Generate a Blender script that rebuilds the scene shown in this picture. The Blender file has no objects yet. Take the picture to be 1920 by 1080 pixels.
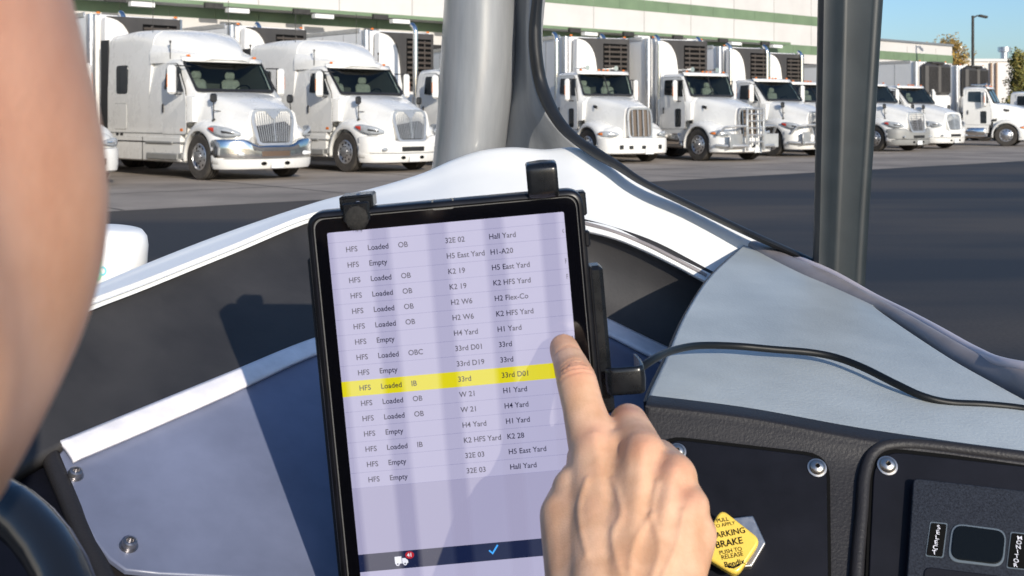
import bpy, math, random
import numpy as np
from mathutils import Vector, Matrix
random.seed(7)
R = math.radians
SC = bpy.context.scene
COL = SC.collection

# ------------------------------------------------------------------ camera
F = 40.0 / 36.0 * 1920          # focal length in photo pixels
HZ, CX, EYE = 218.0, 960.0, 1.43
cam = bpy.data.cameras.new('camera')
camo = bpy.data.objects.new('camera', cam)
COL.objects.link(camo)
camo.location = (0, 0, EYE)
camo.rotation_euler = (R(90), 0, 0)
cam.lens = 40.0
cam.sensor_width = 36.0
cam.shift_y = -(540 - HZ) / 1920
cam.clip_start = 0.02
cam.clip_end = 3000
cam.dof.use_dof = True
cam.dof.focus_distance = 1.08
cam.dof.aperture_fstop = 40.0 / 1.5      # aperture 1.5 mm wide
SC.camera = camo

# ------------------------------------------------------------------ sky, sun
SUN_AZ = Vector((0.40, -0.9165))          # horizontal direction towards the sun
SUN_EL = R(18)
w = bpy.data.worlds.new("World")
SC.world = w
w.use_nodes = True
nt = w.node_tree
sky = nt.nodes.new('ShaderNodeTexSky')
sky.sky_type = 'NISHITA'
sky.sun_disc = False
sky.sun_elevation = SUN_EL
sky.sun_rotation = math.atan2(SUN_AZ.x, SUN_AZ.y)
sky.air_density = 1.0
sky.dust_density = 1.0
sky.ozone_density = 5.0
bg = nt.nodes['Background']
bg.inputs['Strength'].default_value = 0.15
nt.links.new(sky.outputs[0], bg.inputs[0])
sl = bpy.data.lights.new('sun', 'SUN')
sl.energy = 3.9
sl.angle = R(0.5)
sl.color = (1.0, 0.92, 0.80)
so = bpy.data.objects.new('sun', sl)
COL.objects.link(so)
sd = Vector((SUN_AZ.x * math.cos(SUN_EL), SUN_AZ.y * math.cos(SUN_EL), math.sin(SUN_EL)))
so.rotation_euler = sd.to_track_quat('Z', 'Y').to_euler()
so.location = (0, 0, 30)
SC.view_settings.view_transform = 'Standard'
SC.view_settings.look = 'None'
SC.view_settings.gamma = 1
SC.view_settings.exposure = 0.18
SC.cycles.use_denoising = True
SC.cycles.max_bounces = 8

# ------------------------------------------------------------------ helpers
def P(px, py, d):
    return Vector(((px - CX) / F * d, d, EYE - (py - HZ) / F * d))

class Plane:
    def __init__(s, a, b, c):
        s.p = Vector(a)
        s.n = (Vector(b) - a).cross(Vector(c) - a).normalized()
        cv = Vector((0, 0, EYE)) - s.p
        if s.n.dot(cv) < 0:
            s.n = -s.n
    def at(s, px, py, h=0.0):
        r = P(px, py, 1.0) - Vector((0, 0, EYE))
        o = Vector((0, 0, EYE))
        t = (s.p + s.n * h - o).dot(s.n) / r.dot(s.n)
        return o + r * t

MATS = {}
def mat(name, col, rough=0.5, metal=0.0, var=0.0, vscale=5.0, bump=0.0, bscale=200.0, spec=0.5,
        coat=0.0, emit=None, estr=1.0, col2=None, sss=0.0, stretch=None, trans=0.0):
    if name in MATS:
        return MATS[name]
    m = bpy.data.materials.new(name)
    m.use_nodes = True
    t = m.node_tree
    b = t.nodes['Principled BSDF']
    b.inputs['Base Color'].default_value = (*col, 1)
    b.inputs['Roughness'].default_value = rough
    b.inputs['Metallic'].default_value = metal
    b.inputs['Specular IOR Level'].default_value = spec
    b.inputs['Coat Weight'].default_value = coat
    b.inputs['Coat Roughness'].default_value = 0.08
    b.inputs['Transmission Weight'].default_value = trans
    if sss:
        b.inputs['Subsurface Weight'].default_value = sss
        b.inputs['Subsurface Radius'].default_value = (0.012, 0.005, 0.003)
        b.inputs['Subsurface Scale'].default_value = 0.6
    if emit:
        b.inputs['Emission Color'].default_value = (*emit, 1)
        b.inputs['Emission Strength'].default_value = estr
    tc = t.nodes.new('ShaderNodeTexCoord')
    src = tc.outputs['Object']
    if stretch:
        mp = t.nodes.new('ShaderNodeMapping')
        mp.inputs['Scale'].default_value = stretch
        t.links.new(src, mp.inputs[0])
        src = mp.outputs[0]
    if var or col2:
        n = t.nodes.new('ShaderNodeTexNoise')
        n.inputs['Scale'].default_value = vscale
        n.inputs['Detail'].default_value = 6
        n.inputs['Roughness'].default_value = 0.62
        t.links.new(src, n.inputs['Vector'])
        rp = t.nodes.new('ShaderNodeValToRGB')
        rp.color_ramp.elements[0].position = 0.3
        rp.color_ramp.elements[1].position = 0.7
        a = tuple(c * (1 - var) for c in col)
        z = col2 if col2 else tuple(min(1, c * (1 + var)) for c in col)
        rp.color_ramp.elements[0].color = (*a, 1)
        rp.color_ramp.elements[1].color = (*z, 1)
        t.links.new(n.outputs['Fac'], rp.inputs['Fac'])
        t.links.new(rp.outputs[0], b.inputs['Base Color'])
        mr = t.nodes.new('ShaderNodeMapRange')
        mr.inputs['To Min'].default_value = max(0.02, rough - 0.1)
        mr.inputs['To Max'].default_value = min(1, rough + 0.1)
        t.links.new(n.outputs['Fac'], mr.inputs['Value'])
        t.links.new(mr.outputs[0], b.inputs['Roughness'])
    if bump:
        n2 = t.nodes.new('ShaderNodeTexNoise')
        n2.inputs['Scale'].default_value = bscale
        n2.inputs['Detail'].default_value = 3
        t.links.new(src, n2.inputs['Vector'])
        bp = t.nodes.new('ShaderNodeBump')
        bp.inputs['Strength'].default_value = bump
        bp.inputs['Distance'].default_value = 0.3 / bscale
        t.links.new(n2.outputs['Fac'], bp.inputs['Height'])
        t.links.new(bp.outputs[0], b.inputs['Normal'])
    MATS[name] = m
    return m

def tag(o, label, cat, group=None, kind=None):
    if label: o['label'] = label
    if cat: o['category'] = cat
    if group: o['group'] = group
    if kind: o['kind'] = kind
    return o

def empty(name, loc, rz=0.0):
    o = bpy.data.objects.new(name, None)
    COL.objects.link(o)
    o.location = loc
    o.rotation_euler = (0, 0, rz)
    o.empty_display_size = 0.1
    return o

class MB:
    """collects shapes and links them as ONE mesh object"""
    def __init__(s):
        s.v, s.f, s.m = [], [], []
        s.T = None
    def add(s, vs, fs, mi=0):
        o = len(s.v)
        if s.T is not None:
            vs = [s.T @ Vector(p) for p in vs]
        s.v += [tuple(p) for p in vs]
        s.f += [tuple(i + o for i in f) for f in fs]
        s.m += [mi] * len(fs)
        return s
    def box(s, c, size, mi=0, M=None, bev=0.0):
        x, y, z = (k / 2 for k in size)
        if bev <= 0:
            vs = [Vector((sx * x, sy * y, sz * z)) for sx in (-1, 1) for sy in (-1, 1) for sz in (-1, 1)]
            fs = [(0, 1, 3, 2), (4, 6, 7, 5), (0, 4, 5, 1), (2, 3, 7, 6), (0, 2, 6, 4), (1, 5, 7, 3)]
        else:
            b = min(bev, x * .99, y * .99, z * .99)
            vs, idx = [], {}
            for sx in (-1, 1):
                for sy in (-1, 1):
                    for sz in (-1, 1):
                        for ax in range(3):
                            q = [sx * (x - b), sy * (y - b), sz * (z - b)]
                            q[ax] = (sx * x, sy * y, sz * z)[ax]
                            idx[(sx, sy, sz, ax)] = len(vs)
                            vs.append(Vector(q))
            fs = []
            for ax in range(3):
                o1, o2 = [k for k in range(3) if k != ax]
                for sg in (-1, 1):
                    k = []
                    for a1, a2 in ((-1, -1), (1, -1), (1, 1), (-1, 1)):
                        t = [0, 0, 0]; t[ax] = sg; t[o1] = a1; t[o2] = a2
                        k.append(idx[(*t, ax)])
                    fs.append(tuple(k))
            for ax in range(3):
                o1, o2 = [k for k in range(3) if k != ax]
                for a1 in (-1, 1):
                    for a2 in (-1, 1):
                        k = []
                        for sg, oo in ((-1, o1), (1, o1), (1, o2), (-1, o2)):
                            t = [0, 0, 0]; t[ax] = sg; t[o1] = a1; t[o2] = a2
                            k.append(idx[(*t, oo)])
                        fs.append(tuple(k))
            for sx in (-1, 1):
                for sy in (-1, 1):
                    for sz in (-1, 1):
                        fs.append(tuple(idx[(sx, sy, sz, a)] for a in range(3)))
        c = Vector(c)
        vs = [(M @ p if M is not None else p) + c for p in vs]
        return s.add(vs, fs, mi)
    def ring_loft(s, rings, mi=0, cap=True, closed=True):
        n = len(rings[0])
        vs = [p for r in rings for p in r]
        fs = []
        for i in range(len(rings) - 1):
            for j in range(n if closed else n - 1):
                k = (j + 1) % n
                fs.append((i * n + j, i * n + k, (i + 1) * n + k, (i + 1) * n + j))
        if cap:
            fs.append(tuple(range(n))[::-1])
            fs.append(tuple((len(rings) - 1) * n + j for j in range(n)))
        return s.add(vs, fs, mi)
    def tube(s, path, r, n=10, mi=0, cap=True):
        path = [Vector(p) for p in path]
        rings, up = [], None
        for i, p in enumerate(path):
            d = (path[min(i + 1, len(path) - 1)] - path[max(i - 1, 0)]).normalized()
            if up is None:
                up = Vector((0, 0, 1)) if abs(d.z) < 0.9 else Vector((1, 0, 0))
            a = d.cross(up).normalized()
            up = a.cross(d).normalized()
            rr = r[i] if isinstance(r, (list, tuple)) else r
            rings.append([p + (a * math.cos(t) + up * math.sin(t)) * rr for t in [2 * math.pi * k / n for k in range(n)]])
        return s.ring_loft(rings, mi, cap)
    def lathe(s, prof, origin, axis, n=24, mi=0):
        """prof: (radius, height along axis)"""
        ax = Vector(axis).normalized()
        a = ax.orthogonal().normalized()
        b = ax.cross(a)
        o = Vector(origin)
        rings = [[o + ax * h + (a * math.cos(2 * math.pi * k / n) + b * math.sin(2 * math.pi * k / n)) * max(r, 1e-5) for k in range(n)] for r, h in prof]
        return s.ring_loft(rings, mi, cap=False)
    def prism(s, outline, depth_vec, mi=0):
        """outline: 3-D points of a flat polygon; extruded along depth_vec"""
        d = Vector(depth_vec)
        a = [Vector(p) for p in outline]
        n = len(a)
        vs = a + [p + d for p in a]
        fs = [tuple(range(n))[::-1], tuple(range(n, 2 * n))]
        fs += [(i, (i + 1) % n, n + (i + 1) % n, n + i) for i in range(n)]
        return s.add(vs, fs, mi)
    def grid(s, rows, mi=0):
        n = len(rows[0])
        vs = [p for r in rows for p in r]
        fs = [(i * n + j, i * n + j + 1, (i + 1) * n + j + 1, (i + 1) * n + j) for i in range(len(rows) - 1) for j in range(n - 1)]
        return s.add(vs, fs, mi)
    def ell(s, c, rad, M=None, nu=16, nv=10, mi=0):
        c = Vector(c)
        vs, fs = [], []
        for i in range(nv + 1):
            th = math.pi * i / nv
            for j in range(nu):
                ph = 2 * math.pi * j / nu
                q = Vector((rad[0] * math.sin(th) * math.cos(ph), rad[1] * math.sin(th) * math.sin(ph), rad[2] * math.cos(th)))
                vs.append((M @ q if M is not None else q) + c)
        for i in range(nv):
            for j in range(nu):
                k = (j + 1) % nu
                fs.append((i * nu + j, (i + 1) * nu + j, (i + 1) * nu + k, i * nu + k))
        return s.add(vs, fs, mi)
    def text(s, body, o, ex, ey, size, mi=0, align='LEFT', bold=0.0):
        c = bpy.data.curves.new('lettering', 'FONT')
        c.body = body
        c.size = size
        c.align_x = align
        c.align_y = 'CENTER'
        c.offset = bold * size
        c.resolution_u = 3
        ob = bpy.data.objects.new('lettering', c)
        me = bpy.data.meshes.new_from_object(ob)
        ex, ey, o = Vector(ex), Vector(ey), Vector(o)
        vs = [o + ex * q.co.x + ey * q.co.y for q in me.vertices]
        s.add(vs, [tuple(p.vertices) for p in me.polygons], mi)
        bpy.data.objects.remove(ob)
        bpy.data.curves.remove(c)
        bpy.data.meshes.remove(me)
        return s
    def build(s, name, mats, parent=None, smooth=40, recalc=True):
        me = bpy.data.meshes.new(name)
        me.from_pydata(s.v, [], s.f)
        if not isinstance(mats, (list, tuple)):
            mats = [mats]
        for m in mats:
            me.materials.append(m)
        me.polygons.foreach_set('material_index', s.m)
        me.validate()
        if recalc:
            import bmesh
            bm = bmesh.new()
            bm.from_mesh(me)
            bmesh.ops.recalc_face_normals(bm, faces=bm.faces)
            bm.to_mesh(me)
            bm.free()
        if smooth:
            me.shade_smooth()
            me.set_sharp_from_angle(angle=R(smooth))
        o = bpy.data.objects.new(name, me)
        COL.objects.link(o)
        if parent is not None:
            o.parent = parent
        return o

def solid(o, t, offset=-1, bevel=0.0):
    m = o.modifiers.new('thickness', 'SOLIDIFY')
    m.thickness = t
    m.offset = offset
    return o
def bevel(o, wd, seg=2):
    m = o.modifiers.new('bevel', 'BEVEL')
    m.width = wd
    m.segments = seg
    m.limit_method = 'ANGLE'
    m.angle_limit = R(50)
    return o

def crom(pts, n):
    """Catmull-Rom resampling of a list of vectors"""
    pts = [Vector(p) for p in pts]
    out = []
    k = len(pts) - 1
    for i in range(n):
        t = i / (n - 1) * k
        j = min(int(t), k - 1)
        f = t - j
        p0, p1, p2, p3 = pts[max(j - 1, 0)], pts[j], pts[j + 1], pts[min(j + 2, k)]
        out.append(0.5 * ((2 * p1) + (p2 - p0) * f + (2 * p0 - 5 * p1 + 4 * p2 - p3) * f * f + (3 * p1 - p0 - 3 * p2 + p3) * f ** 3))
    return out
def smooth_grid(rows, nr, nc):
    a = [crom(r, nc) for r in rows]
    cols = [crom([r[j] for r in a], nr) for j in range(nc)]
    return [[cols[j][i] for j in range(nc)] for i in range(nr)]
def copy_tree(o, parent=None):
    c = o.copy()
    COL.objects.link(c)
    if parent is not None:
        c.parent = parent
    for ch in list(o.children):
        copy_tree(ch, c)
    return c

# ================================================================== materials outside
M_white = mat('white truck paint', (0.74, 0.73, 0.70), 0.28, var=0.04, vscale=1.7, coat=0.4)
M_chrome = mat('chrome', (0.80, 0.79, 0.77), 0.16, metal=1.0, var=0.05, vscale=6)
M_alu = mat('brushed aluminium', (0.62, 0.62, 0.63), 0.32, metal=0.9, var=0.12, vscale=8)
M_glass = mat('tinted cab glass', (0.018, 0.022, 0.025), 0.04, spec=0.7)
def glass_mat():
    m = mat('clear windshield glass', (0.02, 0.02, 0.02), 0.03)
    t = m.node_tree; out = t.nodes['Material Output']
    tr = t.nodes.new('ShaderNodeBsdfTransparent'); tr.inputs[0].default_value = (.74, .79, .76, 1)
    gl = t.nodes.new('ShaderNodeBsdfGlossy'); gl.inputs['Roughness'].default_value = .03
    fr = t.nodes.new('ShaderNodeFresnel'); fr.inputs['IOR'].default_value = 1.5
    mx = t.nodes.new('ShaderNodeMixShader')
    gm = t.nodes.new('ShaderNodeNewGeometry')
    iv = t.nodes.new('ShaderNodeMath'); iv.operation = 'SUBTRACT'; iv.inputs[0].default_value = 1
    t.links.new(gm.outputs['Backfacing'], iv.inputs[1])
    ml = t.nodes.new('ShaderNodeMath'); ml.operation = 'MULTIPLY'
    t.links.new(fr.outputs[0], ml.inputs[0]); t.links.new(iv.outputs[0], ml.inputs[1])
    t.links.new(ml.outputs[0], mx.inputs[0]); t.links.new(tr.outputs[0], mx.inputs[1]); t.links.new(gl.outputs[0], mx.inputs[2])
    t.links.new(mx.outputs[0], out.inputs['Surface'])
    return m
M_wglass = glass_mat()
M_liner = mat('cab lining', (0.10, 0.098, 0.092), 0.8)
M_seatc = mat('seat cloth grey', (0.36, 0.35, 0.32), 0.8, var=.2, vscale=9)
M_dark = mat('black plastic trim', (0.018, 0.018, 0.019), 0.5, var=0.2, vscale=6)
M_black = mat('matt black gap', (0.004, 0.004, 0.004), 0.8, spec=.1)
M_tyre = mat('tyre rubber', (0.05, 0.044, 0.038), 0.85, var=0.35, vscale=7, bump=0.3, bscale=40)
M_amber = mat('amber lens', (0.75, 0.19, 0.02), 0.2)
M_redlens = mat('red lens', (0.6, 0.05, 0.03), 0.2)
M_gchrome = mat('grille chrome', (0.50, 0.49, 0.48), 0.30, metal=.6, var=.05, vscale=9)
M_lens = mat('headlamp lens', (0.33, 0.35, 0.37), 0.08, spec=0.8, var=0.25, vscale=14)
M_grime = mat('grimy frame steel', (0.035, 0.033, 0.03), 0.7, var=0.4, vscale=6)
M_plate = mat('licence plate white', (0.7, 0.72, 0.72), 0.5)
M_trail = mat('white trailer skin', (0.78, 0.77, 0.75), 0.4, var=0.04, vscale=0.8)
M_grey = mat('grey bumper plastic', (0.25, 0.25, 0.24), 0.5, var=0.1, vscale=3)
M_guard = mat('galvanised guard tube', (0.5, 0.5, 0.49), 0.38, metal=0.6, var=0.1, vscale=6)
M_slat = mat('reefer louvre slat', (0.09, 0.075, 0.065), 0.5)
M_reefer = mat('reefer dark shell', (0.055, 0.05, 0.047), 0.45, var=0.15, vscale=2)
M_seat = mat('cab seat cloth', (0.09, 0.085, 0.08), 0.8)

# ================================================================== ground
U = Vector((0.758, 0.652, 0)); N = Vector((-0.652, 0.758, 0))
O1 = Vector((-6.87, 25.4, 0))
def B(t, s, z=0.0):
    return O1 + U * t + N * s + Vector((0, 0, z))
def asphalt():
    m = mat('shadow streaked asphalt', (0.036, 0.038, 0.044), 0.8)
    t = m.node_tree; b = t.nodes['Principled BSDF']
    tc = t.nodes.new('ShaderNodeTexCoord')
    mp = t.nodes.new('ShaderNodeMapping'); mp.inputs['Rotation'].default_value = (0, 0, R(-40)); mp.inputs['Scale'].default_value = (0.25, 1.0, 1)
    t.links.new(tc.outputs['Object'], mp.inputs[0])
    n1 = t.nodes.new('ShaderNodeTexNoise'); n1.inputs['Scale'].default_value = 0.32; n1.inputs['Detail'].default_value = 5
    t.links.new(mp.outputs[0], n1.inputs['Vector'])
    r1 = t.nodes.new('ShaderNodeValToRGB')
    r1.color_ramp.elements[0].position = 0.42; r1.color_ramp.elements[0].color = (0.007, 0.010, 0.017, 1)
    r1.color_ramp.elements[1].position = 0.60; r1.color_ramp.elements[1].color = (0.058, 0.045, 0.036, 1)  # stretched noise paints soft shadow streaks into the asphalt colour
    t.links.new(n1.outputs['Fac'], r1.inputs['Fac'])
    n2 = t.nodes.new('ShaderNodeTexNoise'); n2.inputs['Scale'].default_value = 38; n2.inputs['Detail'].default_value = 4
    t.links.new(tc.outputs['Object'], n2.inputs['Vector'])
    mx = t.nodes.new('ShaderNodeMix'); mx.data_type = 'RGBA'; mx.blend_type = 'MULTIPLY'; mx.inputs['Factor'].default_value = 0.55
    r2 = t.nodes.new('ShaderNodeValToRGB')
    r2.color_ramp.elements[0].position = 0.3; r2.color_ramp.elements[0].color = (0.45, 0.45, 0.45, 1)
    r2.color_ramp.elements[1].position = 0.72; r2.color_ramp.elements[1].color = (1.5, 1.5, 1.5, 1)
    t.links.new(n2.outputs['Fac'], r2.inputs['Fac'])
    t.links.new(r1.outputs[0], mx.inputs['A']); t.links.new(r2.outputs[0], mx.inputs['B'])
    t.links.new(mx.outputs['Result'], b.inputs['Base Color'])
    return m
g = MB(); g.grid([[Vector((x, y, 0)) for x in (-900, -60, 0, 60, 900)] for y in (-300, -30, 30, 120, 1500)])
tag(g.build('asphalt_yard', asphalt(), smooth=0), 'dark shadow streaked asphalt yard', None, kind='structure')
del bpy.data.objects['asphalt_yard']['label']
M_conc = mat('weathered concrete apron', (0.315, 0.262, 0.212), 0.85, var=0.35, vscale=0.35, stretch=(1, 1, 1), bump=0.2, bscale=30)
g = MB()
ap0 = Vector((-6.2, 16.9, 0)); s0 = (ap0 - O1).dot(N)
g.grid([[B(t, s, 0.004) for t in (-90, -30, 0, 30, 60, 120)] for s in (s0, 0, 21.0)])
tag(g.build('concrete_apron', M_conc, smooth=0), None, None, kind='structure')
M_seam = mat('tar filled joint', (0.05, 0.047, 0.045), 0.9)
g = MB()
for k in range(-8, 14):
    g.grid([[B(k * 4.6, s0 + .05, .008), B(k * 4.6 + .05, s0 + .05, .008)], [B(k * 4.6, 20.8, .008), B(k * 4.6 + .05, 20.8, .008)]])
for s in (-3.2, 1.5):
    g.grid([[B(-90, s, .012), B(110, s, .012)], [B(-90, s + .05, .012), B(110, s + .05, .012)]])
tag(g.build('apron_joints', M_seam, smooth=0), None, None, kind='structure')

# ================================================================== warehouse
M_wall = mat('precast wall panel', (0.56, 0.54, 0.515), 0.8, var=0.05, vscale=0.6)
M_green = mat('green painted band', (0.15, 0.215, 0.125), 0.65, var=0.12, vscale=0.9)
M_joint = mat('panel joint grey', (0.38, 0.36, 0.34), 0.9)  # plain colour of the joints between panels
M_door = mat('dock door green', (0.06, 0.11, 0.085), 0.5, var=0.1, vscale=2)
M_pad = mat('dock seal black', (0.02, 0.02, 0.02), 0.8)
M_lampw = mat('lamp housing white', (0.75, 0.75, 0.72), 0.5)
bld = empty('warehouse', B(20, 21))
bld_inv = Matrix.Translation(-B(20, 21))
tag(bld, 'long pale precast warehouse with green bands and a dock canopy behind the trucks', 'warehouse')
def wbox(m, t0, t1, s0_, s1_, z0, z1, mi=0):
    m.prism([B(t0, s0_, z0), B(t1, s0_, z0), B(t1, s1_, z0), B(t0, s1_, z0)], (0, 0, z1 - z0), mi)
def wb():
    m = MB(); m.T = bld_inv; return m
T_END, T_LOW = 57.5, 72.3
m = wb()
wbox(m, -70, T_END, 21, 60, 0, 13.0)
for k in range(-17, 15):
    wbox(m, 0.25 + k * 4.1, 0.30 + k * 4.1, 20.988, 21.02, 6.2, 12.9, 1)
m.build('wall', [M_wall, M_joint], bld, smooth=0)
m = wb()
wbox(m, T_END + .01, T_LOW, 21.03, 50, 0, 6.85)
for k in range(1, 4):
    wbox(m, T_END + k * 4.1, T_END + k * 4.1 + .05, 21.018, 21.05, 0.2, 6.6, 1)
m.build('wall', [M_wall, M_joint], bld, smooth=0)
m = wb(); wbox(m, T_END + .02, T_LOW + .1, 20.93, 50.1, 6.86, 7.02)
m.build('parapet_cap', mat('parapet cap metal', (0.22, 0.23, 0.24), 0.5, metal=.3), bld, smooth=0)
m = wb()
for k in range(-34, 28):
    wbox(m, 0.28 + k * 2.05 - .0, min(T_END - .01, 0.28 + k * 2.05 + 2.03), 20.975, 21.02, 7.5, 8.12)
m.build('green_band', M_green, bld, smooth=0)
m = wb()
for k in range(-34, 36):
    wbox(m, 0.28 + k * 2.05, min(T_LOW, 0.28 + k * 2.05 + 2.03), 20.97, 21.02, 5.55, 6.14)
m.build('green_band', M_green, bld, smooth=0)
m = wb(); wbox(m, -70, 49.5, 19.75, 20.96, 5.98, 6.12); wbox(m, -70, 49.5, 19.72, 19.745, 5.98, 6.14, 1)
m.build('dock_canopy', [mat('canopy sheet', (0.45, 0.44, 0.43), 0.6, var=.1), M_green], bld, smooth=0)
for k in range(-14, 12):
    m = wb(); wbox(m, k * 4.1 + 1.2, k * 4.1 + 2.0, 19.55, 19.71, 5.86, 6.08, 1); wbox(m, k * 4.1 + 2.15, k * 4.1 + 3.1, 19.40, 19.70, 5.72, 5.90, 0)
    m.build('dock_lamp', [M_lampw, M_grime], bld, smooth=0)
for k in range(-8, 18):
    tc_ = k * 4.1 + 2.9
    m = wb(); wbox(m, tc_ - 1.35, tc_ + 1.35, 20.93, 21.0, 1.2, 4.1)
    d = m.build('dock_door', M_door, bld, smooth=0)
    m = wb(); wbox(m, tc_ - 1.75, tc_ - 1.37, 20.6, 20.98, 1.1, 4.5); wbox(m, tc_ + 1.37, tc_ + 1.75, 20.6, 20.98, 1.1, 4.5); wbox(m, tc_ - 1.75, tc_ + 1.75, 20.55, 20.98, 4.51, 4.9)
    m.build('dock_seal', M_pad, d, smooth=0)

M_far = mat('far white wall', (0.68, 0.65, 0.61), 0.8, var=0.04, vscale=.2)
fb = empty('far_warehouse', (60, 118, 0))
tag(fb, 'low white building far off at the right with rooftop vents', 'building')
m = MB(); m.box((0, 0, 3.3), (52, 20, 6.6))
for k in range(9): m.box((-24 + k * 6, -10.02, 3.2), (.12, .06, 6.2), 1)
m.build('wall', [M_far, M_joint], fb, smooth=0)
m = MB(); m.box((0, 0, 6.75), (52.3, 20.3, .25)); m.build('parapet_cap', M_far, fb, smooth=0)
for x, r in ((-16.6, .42), (-12.2, .5), (-7, .5)):
    m = MB(); m.lathe([(0, 1.3), (r * 1.2, 1.25), (r * 1.2, .8), (r * .7, .75), (r * .7, 0)], (x, -7.5, 6.9), (0, 0, 1), 12); m.build('roof_vent', M_alu, fb)
for x in (-14.6, -14.1):
    m = MB(); m.tube([(x, -10.2, 0), (x, -10.2, 6.5)], .11, 8); m.build('downpipe', mat('downpipe brown', (.35, .24, .16), .6), fb)

# lamp post
lp = empty('lamp_post', (32.4, 80, 0))
tag(lp, 'tall dark steel lamp post with one small flood head', 'lamp post')
m = MB(); m.tube([(0, 0, 0.6), (0, 0, 4.5), (0, 0, 8.5)], [.12, .105, .09], 10); m.build('pole', M_grime, lp)
m = MB(); m.box((0, 0, .3), (.55, .55, .6), bev=.04); m.build('base', M_conc, lp, smooth=0)
m = MB(); m.tube([(0, 0, 8.35), (.3, 0, 8.5), (.55, 0, 8.5)], .05, 8); m.build('arm', M_grime, lp)
m = MB(); m.box((.72, 0, 8.45), (.6, .34, .16), bev=.04, M=Matrix.Rotation(R(12), 3, 'Y')); m.build('lamp_head', M_grime, lp, smooth=0)

# trees: tapered trunk, limbs and many leaf clumps
def tree(loc, h, rad, base, label, tint, seed, narrow=False):
    rnd = random.Random(seed)
    root = empty('tree', loc)
    tag(root, label, 'tree')
    tr = MB()
    tr.tube([(0, 0, 0), (.04, .02, h * .45), (0, .04, h * .97)], [h * .022, h * .015, h * .004], 8)
    tips = []
    for i in range(34):
        a = rnd.random() * 6.28; z = base + (h - base) * (i / 34) * .95
        e = rad * (1 - (z - base) / (h - base) * (.55 if not narrow else .8)) * rnd.uniform(.55, 1.0)
        tip = Vector((math.cos(a) * e, math.sin(a) * e, z + e * rnd.uniform(.4, .9)))
        tr.tube([(0, 0, z), tip * .5 + Vector((0, 0, z * .5 - e * .05)), tip], [h * .008, h * .005, h * .002], 5)
        tips.append((tip, e))
    tr.build('trunk', mat('tree bark', (0.10, 0.075, 0.055), .9), root)
    lf = MB()
    for tip, e in tips:
        for c in range(7):
            f = rnd.uniform(.35, 1.1)
            cc = Vector((tip.x * f, tip.y * f, tip.z - (1 - f) * e * .5)) + Vector([rnd.gauss(0, .16 * rad) for _ in range(3)])
            for k in range(16):
                p = cc + Vector([rnd.gauss(0, .13 * rad) for _ in range(3)])
                u = Vector([rnd.gauss(0, 1) for _ in range(3)]).normalized(); v = u.orthogonal().normalized()
                s = rnd.uniform(.08, .17)
                lf.add([p - u * s, p + v * s * .6, p + u * s, p - v * s * .6], [(0, 1, 2, 3)], rnd.choice((0, 0, 1, 2)))
    lf.build('crown', [mat('leaf ' + tint + str(i), c, .6) for i, c in enumerate(
        {'gold': [(.34, .21, .055), (.42, .27, .06), (.2, .16, .05)], 'green': [(.2, .19, .05), (.28, .22, .06), (.13, .13, .04)]}[tint])], root, smooth=0, recalc=False)
tree((36.4, 95, 0), 7.4, 1.9, 3.0, 'small yellowing tree above the trailers beside the end of the warehouse', 'gold', 3)
tree((40.0, 90, 0), 6.6, 1.25, 1.6, 'slim upright green and gold tree before the low white building', 'green', 5, True)
tree((46.5, 92, 0), 6.4, 1.4, 1.6, 'slim gold leafed tree furthest right', 'gold', 9, True)

# ================================================================== trucks
def prof(hw, ht, z0, zb, z1, r, crown=0.02, n=5):
    """half cross-section: side up, rounded shoulder, roof to the centre line, mirrored"""
    pts = [(hw, z0), (hw, z0 + (zb - z0) * .5), (hw, zb)]
    zs = max(zb + .01, z1 - r)
    pts.append((ht + (hw - ht) * .15, zs - (zs - zb) * .08))
    for i in range(n + 1):
        a = math.pi / 2 * i / n
        pts.append((ht - r + r * math.cos(a), zs + (z1 - zs) * math.sin(a)))
    pts += [((ht - r) * .6, z1 + crown * .6), ((ht - r) * .25, z1 + crown)]
    return [(-y, z) for y, z in pts] + [(y, z) for y, z in pts[::-1]]
def loft(m, secs, mi=0, cap=True):
    m.ring_loft([[Vector((x, y, z)) for y, z in p] for x, p in secs], mi, cap)

def rounded(pts, r, n=4):
    """rounded 2-D polygon"""
    out = []
    k = len(pts)
    for i in range(k):
        p0, p1, p2 = Vector(pts[i - 1]), Vector(pts[i]), Vector(pts[(i + 1) % k])
        a, b = (p0 - p1), (p2 - p1)
        rr = min(r, a.length * .45, b.length * .45)
        a, b = p1 + a.normalized() * rr, p1 + b.normalized() * rr
        for j in range(n + 1):
            t = j / n
            out.append((1 - t) ** 2 * a + 2 * t * (1 - t) * p1 + t * t * b)
    return out

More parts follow.
